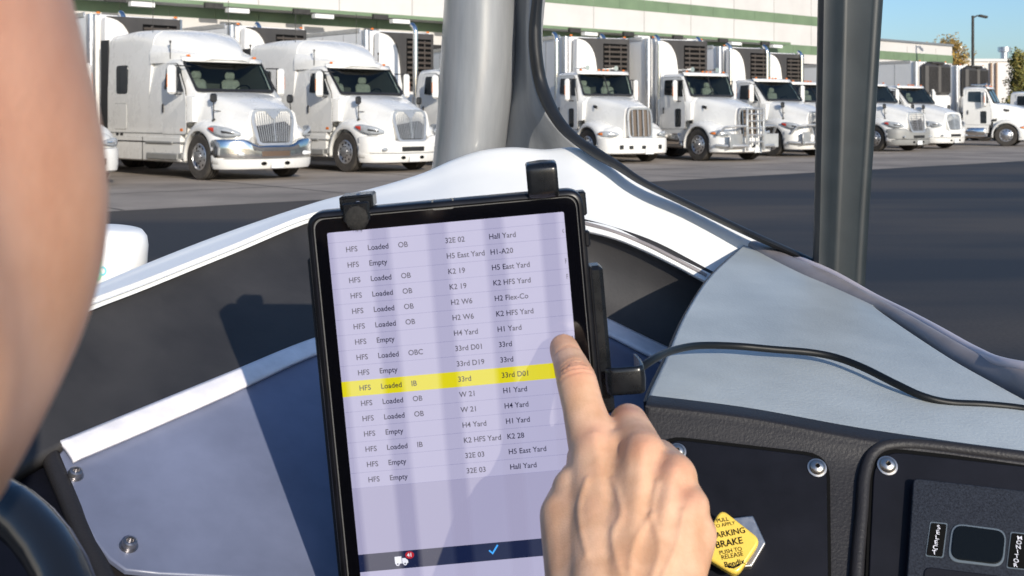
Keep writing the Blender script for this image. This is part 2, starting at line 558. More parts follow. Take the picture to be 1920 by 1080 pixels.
WR = 0.52
def wheel(parent, x, y, side, w_=.30, name='wheel', dual=False):
    """tyre > rim; the tyre's axis is y and its outer face looks to side"""
    t = MB(); W = w_ / 2
    t.lathe([(.30, -W * .8), (.40, -W), (.49, -W * .95), (.515, -W * .7), (.52, 0), (.515, W * .7), (.49, W * .95), (.40, W), (.30, W * .8)], (0, 0, 0), (0, side, 0), 36)
    for k in (-.45, 0, .45):
        t.lathe([(.5205, W * k - .01), (.5205, W * k + .01)], (0, 0, 0), (0, side, 0), 36, 1)
    o = t.build(name, [M_tyre, M_black], parent)
    o.location = (x, y, WR)
    r = MB()
    d = -.05 if dual else .02
    r.lathe([(.305, W * .85), (.285, W * .95), (.27, W * .55 + d), (.20, W * .62 + d), (.17, W * .8 + d), (.12, W * .85 + d), (.115, W * 1.15 + d), (.07, W * 1.25 + d), (0, W * 1.27 + d)], (0, 0, 0), (0, side, 0), 32)
    for k in range(10):
        a = 2 * math.pi * (k + .5) / 10
        c = Vector((math.cos(a) * .228, side * (W * .6 + d + .004), math.sin(a) * .228))
        r.lathe([(.03, 0), (.0, .001)], c, (0, side, 0), 10, 1)
    for k in range(10):
        a = 2 * math.pi * k / 10
        c = Vector((math.cos(a) * .145, side * (W * .83 + d), math.sin(a) * .145))
        r.lathe([(.014, 0), (.014, .03), (0, .034)], c, (0, side, 0), 6, 2)
    r.build('rim', [M_alu, M_black, M_grime], o)
    return o

def fender(m, hw, inner, xa, xf, sgn, top=1.33):
    """bulging wheel-arch panel round the front wheel"""
    rings = []
    for i in range(21):
        a = math.pi * (1.06 - 1.12 * i / 20)
        ca, sa = math.cos(a), math.sin(a)
        ex = (xf if ca > 0 else xa)
        def q(ri, y, k=1.0):
            r_in = .62
            R2 = r_in + (ri - r_in)
            xx = ca * (r_in + (ex - r_in) * (ri - r_in) / .5) if ri > r_in else ca * ri
            zz = WR + sa * (r_in + (top - WR - r_in) * (ri - r_in) / .5) if ri > r_in else WR + sa * ri
            return Vector((xx, sgn * y, max(zz, .34)))
        rings.append([q(.585, hw - .16), q(.59, hw - .01), q(.63, hw), q(.70, hw - .005), q(.84, hw - .03), q(.98, hw - .11), q(1.08, hw - .26), q(1.12, inner)])
    m.grid(rings)

def side_panel(m, outline, yfun, proud, sgn, mi=0, thick=.02):
    """flat panel that follows the cab's side"""
    a = [Vector((x, sgn * (yfun(z) + proud), z)) for x, z in outline]
    m.prism(a, (0, -sgn * (thick + proud), 0), mi)

def mirror(root, x, y, z, sgn, h=.62, w_=.2):
    m = MB()
    m.box((0, 0, 0), (.13, w_, h), bev=.05)
    o = m.build('mirror', [M_white], root, smooth=30); o.location = (x, y, z)
    m = MB(); m.box((-.068, 0, .05), (.006, w_ - .05, h * .6), bev=.002); m.build('mirror_glass', M_chrome, o, smooth=0)
    m = MB(); m.box((.0, sgn * (w_ / 2 + .003), -.02), (.035, .008, h * .45), bev=.003); m.build('marker_lens', M_amber, o, smooth=0)
    m = MB()
    for zz in (-h * .42, h * .42):
        m.tube([(0, 0, zz), (.0, -sgn * .05, zz * 1.18), (.05, -sgn * (abs(y) - 1.0), zz * 1.15)], .016, 6)
    m.tube([(.02, -sgn * .12, -h * .5), (.02, -sgn * .12, h * .5)], .012, 6)
    m.build('mirror_arm', M_dark, o)

def hood_mirror(root, x, y, z, sgn, ax):
    m = MB(); m.box((0, 0, .42), (.10, .17, .2), bev=.04)
    o = m.build('hood_mirror', M_dark, root, smooth=30); o.location = (x, y, z)
    m = MB(); m.tube([(0, 0, .34), (.04, sgn * .02, -.06)], .014, 6); m.tube([(.02, 0, .14), (.06, -sgn * .16, .12)], .011, 6); m.lathe([(0.05, 0), (.04, .02), (0, .03)], (.04, sgn * .02, -.08), (0, sgn * .6, .8), 10)
    m.build('mirror_arm', M_grime, o)

def stack(root, x, y, z0, z1, r, lean):
    m = MB()
    m.tube([(x, y, z0), (x, y, z0 + 1.0)], r * 1.5, 14, 1)
    m.tube([(x, y, z0 + 1.0), (x, y, z1 - .35)], r, 14)
    pts = [(x - .0 - .22 * (1 - math.cos(a)), y + lean * .0, z1 - .35 + .28 * math.sin(a)) for a in [R(d) for d in range(0, 81, 10)]]
    m.tube(pts, r, 14)
    m.build('exhaust_stack', [M_chrome, M_alu], root)

def truck(loc, rz, kind, label, guard=False, sleeper=False, bumper='white', stacks=True, front_only=False, visor='white', hmirror=True):
    root = empty('semi_truck', loc, rz)
    tag(root, label, 'truck', 'white semi trucks parked at the docks')
    root_off = 0
    pete = kind == 'long'
    hw = 1.22 if sleeper else (1.10 if pete else 1.16)
    ht = hw - (.10 if not pete else .05)
    zr = 2.78 if not pete else 2.84
    zw, xw, xt = (1.98, -.42, -1.05) if not pete else (2.06, -.58, -.92)
    rear = -4.5 if sleeper else -1.95
    y_side = lambda z: hw - (hw - ht) * max(0, (z - 1.95)) / (zr - 1.95) - .002
    # cab
    m = MB()
    cab_rear = -2.30 if sleeper else rear
    loft(m, [(cab_rear, prof(hw, ht, .62, 1.95, zr - .06, .16)), (cab_rear + .06, prof(hw, ht, .62, 1.95, zr, .18, .04)),
             (xt - .4, prof(hw, ht, .62, 1.95, zr, .18, .05)), (xt, prof(hw, ht - .03, .62, 1.95, zr - .04, .16, .05)),
             (-.78 if not pete else -.80, prof(hw, ht - .06, .62, 1.92, zw + (zr - .04 - zw) * ((-.78 if not pete else -.80) - xw) / (xt - xw), .13, .03)), (-.77 if not pete else -.79, prof(hw, ht - .06, 1.2, 1.92, zw + (zr - .04 - zw) * ((-.78 if not pete else -.80) - xw) / (xt - xw), .13, .03)),
             (xw - .02, prof(hw, ht - .10, 1.3, 1.88, zw, .10, .02)), (xw + .10, prof(hw - .05, ht - .14, 1.3, 1.85, zw - .03, .1, .02))])
    # leave the windscreen opening free
    keep_f, keep_m = [], []
    for f_, mi_ in zip(m.f, m.m):
        q = [m.v[k] for k in f_]
        cx_ = sum(p[0] for p in q) / len(q); cz_ = sum(p[2] for p in q) / len(q); wy_ = max(abs(p[1]) for p in q)
        if len(q) == 4 and xt - .01 < cx_ < xw - .01 and wy_ <= ht - .13 and cz_ > zw: continue
        keep_f.append(f_); keep_m.append(mi_)
    m.f, m.m = keep_f, keep_m
    m.build('cab', M_white, root)
    inn = MB(); wi = ht - .17
    a0, a1, b0, b1 = max(cab_rear + .1, xt - 1.1), xw - .02, zw - .75, zr - .1
    inn.add([(a0, -wi, b0), (a0, wi, b0), (a0, wi, b1), (a0, -wi, b1), (a1, -wi, b0), (a1, wi, b0), (a1, wi, zw - .03), (a1, -wi, zw - .03), (xt, -wi, b1), (xt, wi, b1)],
            [(0, 1, 2, 3), (0, 4, 5, 1), (0, 3, 8, 7, 4), (1, 5, 6, 9, 2), (3, 2, 9, 8), (4, 7, 6, 5)])
    inn = inn.build('cab_interior', M_liner, root, smooth=0, recalc=False)
    for y in (-.45, .45):
        m = MB(); m.box((xt - .35, y, zw + .02), (.16, .48, .62), bev=.06, M=Matrix.Rotation(R(-10), 3, 'Y')); m.box((xt - .42, y, zw + .42), (.12, .26, .2), bev=.05); m.box((xt - .1, y, zw - .32), (.5, .48, .14), bev=.05)
        m.build('seat', M_seatc, inn, smooth=0)
    m = MB(); m.box((xw - .26, 0, zw - .12), (.42, 2 * wi - .04, .2), bev=.06); m.box((xw - .30, .1, zw + .03), (.12, .3, .12), bev=.03); m.build('dashboard', M_dark, inn, smooth=0)
    m = MB(); axw = Vector((-.8, 0, .6)); q1 = Vector((0, 1, 0)); q2 = axw.cross(q1)
    m.tube([Vector((xw - .5, .45, zw + .02)) + (q1 * math.cos(t) + q2 * math.sin(t)) * .21 for t in [k * math.pi / 10 for k in range(21)]], .018, 6); m.build('steering_wheel', M_black, inn)
    # visor and roof lights
    m = MB()
    vw = ht - .06
    m.grid([[Vector((xt - .06 + .02, y, zr + .03)) for y in np.linspace(-vw, vw, 9)], [Vector((xt + .10 - .10 * (y / vw) ** 2, y, zr + .015)) for y in np.linspace(-vw, vw, 9)], [Vector((xt + .22 - .16 * (y / vw) ** 2, y, zr - .08)) for y in np.linspace(-vw, vw, 9)]])
    solid(m.build('sun_visor', M_white if visor == 'white' else M_dark, root), .02, 0)
    for y in (-.86, -.18, 0, .18, .86):
        m = MB(); m.ell((xt + .05 - .08 * (y / vw) ** 2, y * ht / 1.1, zr + .06), (.05, .05, .028), nu=10, nv=6)
        m.build('roof_light', M_amber, root)
    # windscreen set proud of the sloping front
    wy = ht - .16
    dz, dx = zr - .07 - zw, xt - xw
    nrm = Vector((dz, 0, -dx)).normalized()
    pts = []
    for u_, k in ((-1, .06), (1, .06), (1, .93), (-1, .93)):
        pts.append((u_ * (wy + (.03 if k < .5 else .05)), k))
    o2 = rounded([Vector((a, b, 0)) for a, b in pts], .09)
    m = MB(); m.prism([Vector((xw + dx * p.y, p.x, zw + dz * p.y)) + nrm * .012 + Vector((.03, 0, .03)) for p in o2], -nrm * .04)
    ws = m.build('windshield', M_wglass, root, smooth=0)
    big = rounded([Vector((a * 1.035, -.01 if b < .5 else 1.0, 0)) for a, b in pts], .1)
    m = MB(); fr_ = lambda pl_, o_: [Vector((xw + dx * p.y, p.x, zw + dz * p.y)) + nrm * o_ + Vector((.03, 0, .03)) for p in pl_]
    m.ring_loft([fr_(o2, .016), fr_(big, .016), fr_(big, -.03), fr_(o2, -.03), fr_(o2, .016)], cap=False); m.build('windshield_seal', M_dark, ws, smooth=0)
    if pete or kind == 'visor':
        m = MB(); m.box((xw + dx * .5 + nrm.x * .018 + .03, 0, zw + dz * .5 + nrm.z * .018 + .03), (.02, .035, math.hypot(dx, dz) * .86), M=Matrix.Rotation(math.atan2(dx, dz), 3, 'Y')); m.build('centre_bar', M_dark, ws, smooth=0)
    # doors, side windows
    for sgn in (-1, 1):
        dr = xw - .22; dl = dr - 1.02
        door = [(dl, 1.02), (dr + .12, 1.02), (dr + .12, 1.75), (dr + .04, zw + .06), (xt - .06, zr - .13), (dl, zr - .13)]
        m = MB(); side_panel(m, [p.to_2d() for p in rounded([Vector((*p, 0)) for p in door], .08)], y_side, .014, sgn)
        d = m.build('door', M_white, root, smooth=0)
        m = MB(); side_panel(m, [p.to_2d() for p in rounded([Vector((a + (.012 if a > (dl + dr) / 2 else -.012), b + (.012 if b > 1.8 else -.012), 0)) for a, b in door], .09)], y_side, .004, sgn); m.build('door_seal', M_dark, d, smooth=0)
        win = [(dl + .10, zw + .08), (dr - .33, zw + .04), (dr - .33, zr - .21), (dl + .10, zr - .21)]
        m = MB(); side_panel(m, [p.to_2d() for p in rounded([Vector((*p, 0)) for p in win], .06)], y_side, .020, sgn); m.build('side_window', M_glass, d, smooth=0)
        qw = [(dr - .27, zw + .03), (dr + .0, zw + .0), (xt - .05 + .10, zr - .26), (dr - .27, zr - .24)]
        m = MB(); side_panel(m, [p.to_2d() for p in rounded([Vector((*p, 0)) for p in qw], .05)], y_side, .020, sgn); m.build('quarter_window', M_glass, d, smooth=0)
        m = MB(); m.box((dl + .09, sgn * (hw + .03), 1.62), (.05, .03, .2), bev=.01); m.build('door_handle', M_dark, d, smooth=0)
        if pete:
            m = MB(); side_panel(m, [p.to_2d() for p in rounded([Vector((*p, 0)) for p in [(dr - .36, 1.08), (dr - .08, 1.08), (dr - .08, 1.68), (dr - .36, 1.68)]], .07)], y_side, .020, sgn); m.build('door_glass', M_glass, d, smooth=0)
        mirror(root, xw - .36, sgn * (hw + .22), 2.26, sgn, .66 if not pete else .7, .22 if not pete else .18)
        if hmirror and not pete:
            hood_mirror(root, .30, sgn * (hw - .22), 1.42, sgn, 0)
        # under-door step
        m = MB(); m.box((dl + .45, sgn * (hw - .06), .52), (1.05, .16, .16), bev=.03); m.box((dl + .45, sgn * (hw - .04), .82), (1.0, .14, .05), bev=.02)
        m.build('step', M_alu if not sleeper else M_grey, root, smooth=0)
        if pete:
            m = MB(); m.tube([(rear + .1, sgn * .86, .68), (rear + .16, sgn * .86, .68), (rear + .95, sgn * .86, .68), (rear + 1.0, sgn * .86, .68)], [.28, .31, .31, .28], 20); m.build('fuel_tank', M_chrome, root)
    # hood
    m = MB()
    gx, gz0, gz1, gw = (1.12, .78, 1.60, .56) if not pete else (1.02, .74, 1.70, .47)
    if not pete:
        loft(m, [(xw - .02, prof(1.06, 1.0, .8, 1.4, zw - .015, .22, .03)), (-.1, prof(1.04, .96, .8, 1.38, zw - .06, .26, .04)), (.3, prof(1.0, .88, .8, 1.32, zw - .15, .28, .05)), (.65, prof(.92, .76, .8, 1.24, 1.74, .27, .05)),
                 (.92, prof(.80, .66, .8, 1.2, 1.645, .22, .04)), (gx, prof(.66, .60, .78, 1.2, 1.57, .14, .02))])
    else:
        loft(m, [(xw - .02, prof(.98, .93, .8, 1.4, zw - .015, .2, .03)), (-.1, prof(.90, .84, .8, 1.4, zw - .06, .24, .04)), (.35, prof(.76, .68, .8, 1.35, zw - .16, .26, .05)), (.75, prof(.62, .55, .76, 1.3, 1.79, .22, .04)),
                 (gx - .04, prof(.52, .48, .72, 1.3, 1.70, .14, .02))])
    hood = m.build('hood', M_white, root)
    # fenders and lower nose
    m = MB()
    for sgn in (-1, 1):
        fender(m, 1.235, .60 if not pete else .5, .68, 1.05 if not pete else .98, sgn, 1.40 if not pete else 1.30)
    solid(m.build('fender', M_white, root), .012, 0)
    m = MB()
    if not pete:
        loft(m, [(.52, prof(1.20, 1.16, .62, .8, 1.22, .3, .1)), (.72, prof(1.19, 1.14, .6, .8, 1.2, .26, .16)), (.92, prof(1.10, 1.04, .6, .8, 1.17, .24, .2)), (1.06, prof(.93, .86, .62, .8, 1.12, .2, .15)), (1.12, prof(.70, .62, .64, .8, 1.0, .16, .05))])
    else:
        loft(m, [(.52, prof(1.20, 1.16, .6, .8, 1.1, .26, .1)), (.72, prof(1.19, 1.14, .6, .8, 1.08, .24, .1)), (.86, prof(1.13, 1.05, .6, .8, 1.02, .2, .1)), (.94, prof(.98, .9, .62, .78, .96, .15, .04))])
    m.build('nose', M_white, root)
    # grille
    gt = R(-9 if not pete else -4)
    def G(y, k, off=0.0):      # k 0 bottom..1 top
        z = gz0 + (gz1 - gz0) * k
        return Vector((gx + .13 - (z - gz0) * math.tan(-gt) + off - .10 * (y / gw) ** 2 * .5, y, z))
    low = .80 if not pete else .96
    gp = rounded([Vector((-gw * low, 0, 0)), Vector((gw * low, 0, 0)), Vector((gw * 1.02, .72, 0)), Vector((gw * .9, 1.0, 0)), Vector((-gw * .9, 1.0, 0)), Vector((-gw * 1.02, .72, 0))], .12, 5)
    m = MB()
    ring = []
    for k, off in ((1.0, -.14), (1.0, .0), (.985, .03), (.86, .025), (.84, -.03)):
        ring.append([G(p.x * k, .5 + (p.y - .5) * k, off) for p in gp])
    m.ring_loft(ring, 0, cap=False)
    gr = m.build('grille', M_gchrome if kind != 'plain' else M_white, root)
    m = MB(); m.add([G(p.x * .85, .5 + (p.y - .5) * .85, -.028) for p in gp], [tuple(range(len(gp)))]); m.build('grille_mesh', mat('grille mesh', (.03, .028, .026), .6) if not pete else mat('grille mesh tan', (.13, .10, .075), .6), gr, smooth=0)
    m = MB()
    if kind == 'bars':
        for i in range(9):
            k = .12 + i * .095
            m.tube([G(y, k, .012) for y in np.linspace(-gw * (.68 + .12 * k), gw * (.68 + .12 * k), 7)], .017, 6)
        for y in (-.3, 0, .3): m.tube([G(y * gw * 2, .1, .0), G(y * gw * 2, .92, .0)], .01, 6)
    elif pete:
        for y in (-.62, -.21, .21, .62): m.tube([G(y * gw, .1, .01), G(y * gw * 1.0, .92, .01)], .022, 6)
    else:
        for i in range(17):
            f = (i - 8) / 8
            if i == 8: continue
            kt = .90 - .16 * max(0, 1 - abs(f) / .3) ** 1.0
            m.tube([G(f * gw * .69, .10, .01), G(f * gw * .79, .5, .014), G(f * gw * .83, kt, .01)], .0115, 6)
        m.prism([G(-.20, .93, -.01), G(.20, .93, -.01), G(.0, .70, -.01)], (.03, 0, 0))
        m.tube([G(0, .10, .01), G(0, .75, .012)], .02, 6)
    m.build('grille_bar', M_gchrome if kind != 'plain' else M_lens, gr)
    # headlights on the front corners
    hp = [(.50, 1.215), (.64, 1.205), (.78, 1.17), (.92, 1.10), (1.03, .97), (1.10, .80)] if not pete else [(.62, 1.20), (.74, 1.175), (.84, 1.11), (.91, 1.01), (.96, .88), (1.0, .74)]
    zc0, zc1, hh = (1.17, 1.03, .105) if not pete else (.90, .88, .085)
    hp = crom([Vector((x, y, 0)) for x, y in hp], 25)
    def lamp(m, sgn, i0, i1, off, k=1.0, mi=0):
        rows = []
        for i in range(i0, i1 + 1):
            t = i / 24
            d = (hp[min(i + 1, 24)] - hp[max(i - 1, 0)]).normalized(); nn = Vector((-d.y, d.x, 0))
            if nn.x < 0: nn = -nn
            h_ = hh * max(.06, math.sin(math.pi * t)) ** .55
            zc = zc0 + (zc1 - zc0) * t
            rows.append([Vector((hp[i].x, sgn * hp[i].y, zc + h_ * q * k)) + Vector((nn.x, sgn * nn.y, 0)) * (off + .022 * (1 - q * q)) for q in (-1, -.6, -.2, .2, .6, 1)])
        m.grid(rows, mi)
    for sgn in (-1, 1):
        m = MB(); lamp(m, sgn, 0, 24, .012)
        h = solid(m.build('headlight', M_lens, root), .03, 0)
        m = MB(); lamp(m, sgn, 1, 7, .030, .85); m.build('turn_signal', M_redlens if not pete else M_amber, h)
        m = MB(); lamp(m, sgn, 13, 20, .030, .62); m.build('lamp_reflector', M_dark if not pete else M_chrome, h)
    # bumper, curved in plan
    if pete: plan = [(.56, 1.235), (.74, 1.225), (.95, 1.12), (1.10, .85), (1.17, .45), (1.19, 0)]
    else: plan = [(.60, 1.235), (.82, 1.21), (1.02, 1.08), (1.18, .78), (1.26, .42), (1.28, 0)]
    plan = [Vector((x, -y, 0)) for x, y in plan] + [Vector((x, y, 0)) for x, y in plan[-2::-1]]
    plan = crom(plan, 31)
    def bump_rows(zs):
        rows = []
        for p in plan:
            r_ = []
            for z, o in zs:
                k = 1 + o / max(p.length, .3)
                if not pete and z > .48:
                    f_ = min(1, max(0, (abs(p.y) - .42) / .36)); f_ = f_ * f_ * (3 - 2 * f_)
                    z = .48 + (z - .48) * (.70 + .30 * f_)
                r_.append(Vector((p.x * k, p.y * (1 + o / 1.3), z)))
            rows.append(r_)
        return rows
    bm_ = {'chrome': M_chrome, 'white': M_white, 'grey': M_grey}[bumper]
    m = MB()
    if pete: zs = [(.78, -.06), (.76, -.01), (.70, .0), (.42, .0), (.31, -.02), (.27, -.08)]
    else: zs = [(.94, -.10), (.92, -.02), (.86, .015), (.72, .0), (.62, .012), (.52, .0), (.48, -.06)]
    m.grid(bump_rows(zs))
    bo = solid(m.build('bumper', bm_, root), .012, -1)
    if not pete:
        m = MB(); m.grid(bump_rows([(.50, -.03), (.48, -.005), (.34, -.02), (.27, -.06), (.25, -.14)])); solid(m.build('valance', M_white if bumper != 'grey' else M_grey, root), .012, -1)
    def on_b(y, z, off=.02):
        i = min(range(len(plan)), key=lambda j: abs(plan[j].y - y))
        return Vector((plan[i].x + off, y, z))
    m = MB()
    slot = [(-.36, .36, .545, .66)] if not pete else [(-.78, -.66, .44, .56), (.66, .78, .44, .56), (-.46, -.32, .44, .54), (.0, .14, .44, .54)]
    for y0, y1, z0, z1 in slot:
        n_ = 7; ys = np.linspace(y0, y1, n_)
        m.grid([[on_b(y, z0 - .01 * abs(y), .012) for y in ys], [on_b(y, z1, .02) for y in ys]])
    solid(m.build('air_intake', M_dark if bumper != 'chrome' else mat('bronze tint mesh', (.16, .11, .08), .5, metal=.4), bo, smooth=0), .01, 0)
    m = MB(); m.box(on_b(.02 if not pete else .28, .36, .02), (.02, .32, .17), bev=.008); m.build('licence_plate', M_plate, root, smooth=0)
    for sgn in (-1, 1):
        if not pete:
            m = MB(); m.ell(on_b(sgn * .30, .385, -.02), (.04, .075, .045), nu=10, nv=6); m.build('tow_hole', M_black, root)
            m = MB(); c = on_b(sgn * .80, .60, -.01); m.ell(c, (.05, .16, .05), Matrix.Rotation(R(-28 * sgn), 3, 'Z'), 12, 8); m.build('fog_lamp', M_plate if bumper == 'chrome' else M_lens, root)
    if guard:
        gm = MB(); gx2 = 1.36
        for y in (-.36, .36): gm.box((gx2, y, 1.02), (.07, .10, 1.35), bev=.02)
        for y in (-.14, .14): gm.tube([(gx2, y, .5), (gx2 - .05, y, 1.66)], .026, 8)
        for z in (.62, .84, 1.06, 1.28, 1.5, 1.66): gm.tube([(gx2 + .01, -.36, z), (gx2 + .01, .36, z)], .026, 8)
        for sgn in (-1, 1):
            gm.tube([(gx2, sgn * .36, 1.12), (gx2 - .02, sgn * .85, 1.12), (gx2 - .22, sgn * 1.12, 1.08), (gx2 - .42, sgn * 1.22, .84)], .04, 8)
            gm.tube([(gx2, sgn * .36, .50), (gx2 - .02, sgn * .8, .50), (gx2 - .22, sgn * 1.12, .50), (gx2 - .5, sgn * 1.24, .52)], .05, 8)
            gm.box((gx2 - .10, sgn * .74, .66), (.03, .66, .44), bev=.01, M=Matrix.Rotation(R(-9 * sgn), 3, 'Z'))
        gm.build('grille_guard', M_guard, root)
    # roof / sleeper
    if sleeper:
        m = MB()
        loft(m, [(-4.5, prof(hw, hw - .05, .95, 2.0, 3.40, .15)), (-4.42, prof(hw, hw - .05, .95, 2.0, 3.46, .2, .03)), (-3.3, prof(hw, hw - .05, .95, 2.0, 3.52, .25, .04)), (-2.6, prof(hw, hw - .06, .95, 2.0, 3.51, .3, .04)), (-2.29, prof(hw, hw - .09, .95, 2.0, 3.48, .34, .04))])
        m.build('sleeper', M_white, root)
        m = MB()
        z0 = zr - .10
        loft(m, [(-2.30, prof(hw - .02, hw - .10, z0, 2.95, 3.478, .34, .04)), (-1.95, prof(hw - .06, hw - .2, z0, 2.95, 3.44, .36, .05)), (-1.6, prof(hw - .14, hw - .34, z0, 2.92, 3.36, .36, .06)), (-1.28, prof(hw - .26, hw - .52, z0, 2.9, 3.24, .3, .06)), (-1.02, prof(.78, .56, z0, 2.86, 3.10, .2, .06)), (-.86, prof(.60, .44, z0 + .04, 2.84, 2.98, .12, .04)), (-.80, prof(.40, .3, z0 + .08, 2.8, 2.90, .05, .02))])
        m.build('roof_fairing', M_white, root)
        for sgn in (-1, 1):
            m = MB()
            side_panel(m, [p.to_2d() for p in rounded([Vector((*p, 0)) for p in [(-4.02, 1.98), (-3.42, 1.98), (-3.42, 2.68), (-4.02, 2.68)]], .1)], lambda z: hw - .02, .024, sgn); m.build('sleeper_window', M_glass, root, smooth=0)
            m = MB(); loft(m, [(-4.5, [(sgn * (hw - .12), .36), (sgn * (hw + .01), .40), (sgn * (hw + .015), .94), (sgn * (hw - .12), 1.0)]), (-.78, [(sgn * (hw - .12), .36), (sgn * (hw + .01), .40), (sgn * (hw + .015), .94), (sgn * (hw - .12), 1.0)])])
            m.box((-2.6, sgn * (hw + .016), .66), (.02, .012, .56), 1); m.box((-3.3, sgn * (hw + .016), .83), (2.1, .012, .03), 1)
            m.build('side_skirt', [M_white, M_dark], root, smooth=0)
            m = MB()
            for x_, z_, w2, h2 in ((-2.6, .80, 1.1, .07), (-2.2, .50, .9, .16)):
                pass
            m.box((-1.75, sgn * (hw + .03), .82), (1.3, .05, .06), bev=.015); m.box((-1.6, sgn * (hw + .03), .50), (1.5, .05, .15), bev=.02)
            m.build('skirt_step', M_grey, root, smooth=0)
            m = MB(); side_panel(m, [p.to_2d() for p in rounded([Vector((*p, 0)) for p in [(-4.12, 1.12), (-3.46, 1.12), (-3.46, 1.74), (-4.12, 1.74)]], .06)], lambda z: hw, .010, sgn); lk = m.build('locker_door', M_white, root, smooth=0)
            m = MB(); side_panel(m, [p.to_2d() for p in rounded([Vector((*p, 0)) for p in [(-4.133, 1.107), (-3.447, 1.107), (-3.447, 1.753), (-4.133, 1.753)]], .07)], lambda z: hw, .003, sgn); m.build('door_seal', M_grey, lk, smooth=0)
            m = MB(); m.box((-2.3, sgn * (hw + .001), 1.03), (4.3, .012, .025)); m.build('body_seam', M_grey, root, smooth=0)
            for x_ in (-3.95, -3.72, -.72):
                m = MB(); m.box((x_, sgn * (hw + .008), .995 if x_ < -2 else 1.12), (.13, .02, .07), bev=.008); m.build('marker_lens', M_amber if x_ > -2 else M_dark, root, smooth=0)
            m = MB(); m.tube([(xt - .5, sgn * (ht - .05), zr), (xt - .5, sgn * (ht - .05), zr + .35), (xt - .5, sgn * (ht - .05), zr + .42)], [.012, .012, .035], 6); m.build('antenna', M_grime, root)
            m = MB(); m.tube([(-2.5, sgn * (hw - .2), 3.4), (-2.5, sgn * (hw - .2), 4.35)], .008, 5); m.build('antenna', M_grime, root)
        # extender fin
        for sgn in (-1, 1):
            m = MB(); m.box((-4.72, sgn * (hw - .03), 2.0), (.42, .04, 2.7), bev=.01); m.build('side_extender', M_dark, root, smooth=0)
    elif pete:
        for y in (-.55, .55):
            m = MB()
            m.tube([(xt - .75, y, zr + .13), (xt - .25, y, zr + .13), (xt - .12, y, zr + .13), (xt - .02, y, zr + .13)], [.025, .028, .05, .085], 10)
            m.box((xt - .4, y, zr + .07), (.05, .05, .1))
            m.build('air_horn', M_chrome, root)
        for sgn in (-1, 1):
            m = MB(); m.box((-.02, sgn * .885, 1.72), (.26, .02, .1), bev=.01, M=Matrix.Rotation(R(8), 3, 'Y') @ Matrix.Rotation(R(9 * sgn), 3, 'Z')); m.build('hood_vent', M_grime, root, smooth=0)
            m = MB(); m.box((-.52, sgn * 1.005, 1.26), (.16, .03, .14), bev=.01); m.build('side_vent', M_grime, root, smooth=0)
    if stacks:
        for sgn in (-1, 1) if not sleeper else (-1,):
            xs = rear - (.62 if sleeper else .22)
            stack(root, xs, sgn * (hw - (.16 if not sleeper else .72)), 1.0, 4.2, .07, sgn)
    # frame and wheels
    m = MB()
    back = (rear - 3.1)
    for y in (-.42, .42): m.box(((back + .7) / 2, y, .72), (.7 - back, .09, .26))
    m.box((-.0, 0, .5), (.12, 1.7, .14)); m.box((.2, 0, .85), (1.2, .9, .7)); m.box((back + .9, 0, 1.02), (.95, .9, .12)); m.box((rear / 2 - .4, 0, .75), (abs(rear) - .9, 1.5, .4))
    m.build('chassis', M_grime, root, smooth=0)
    for sgn in (-1, 1):
        wheel(root, 0, sgn * 1.06, sgn, .30, 'front_wheel')
        for xx in (back + 1.55, back + .25):
            wheel(root, xx, sgn * .93, sgn, .58, 'drive_wheel', True)
    return root

def hd(a):
    """heading angle from the x component of the forward vector"""
    return -math.acos(a)

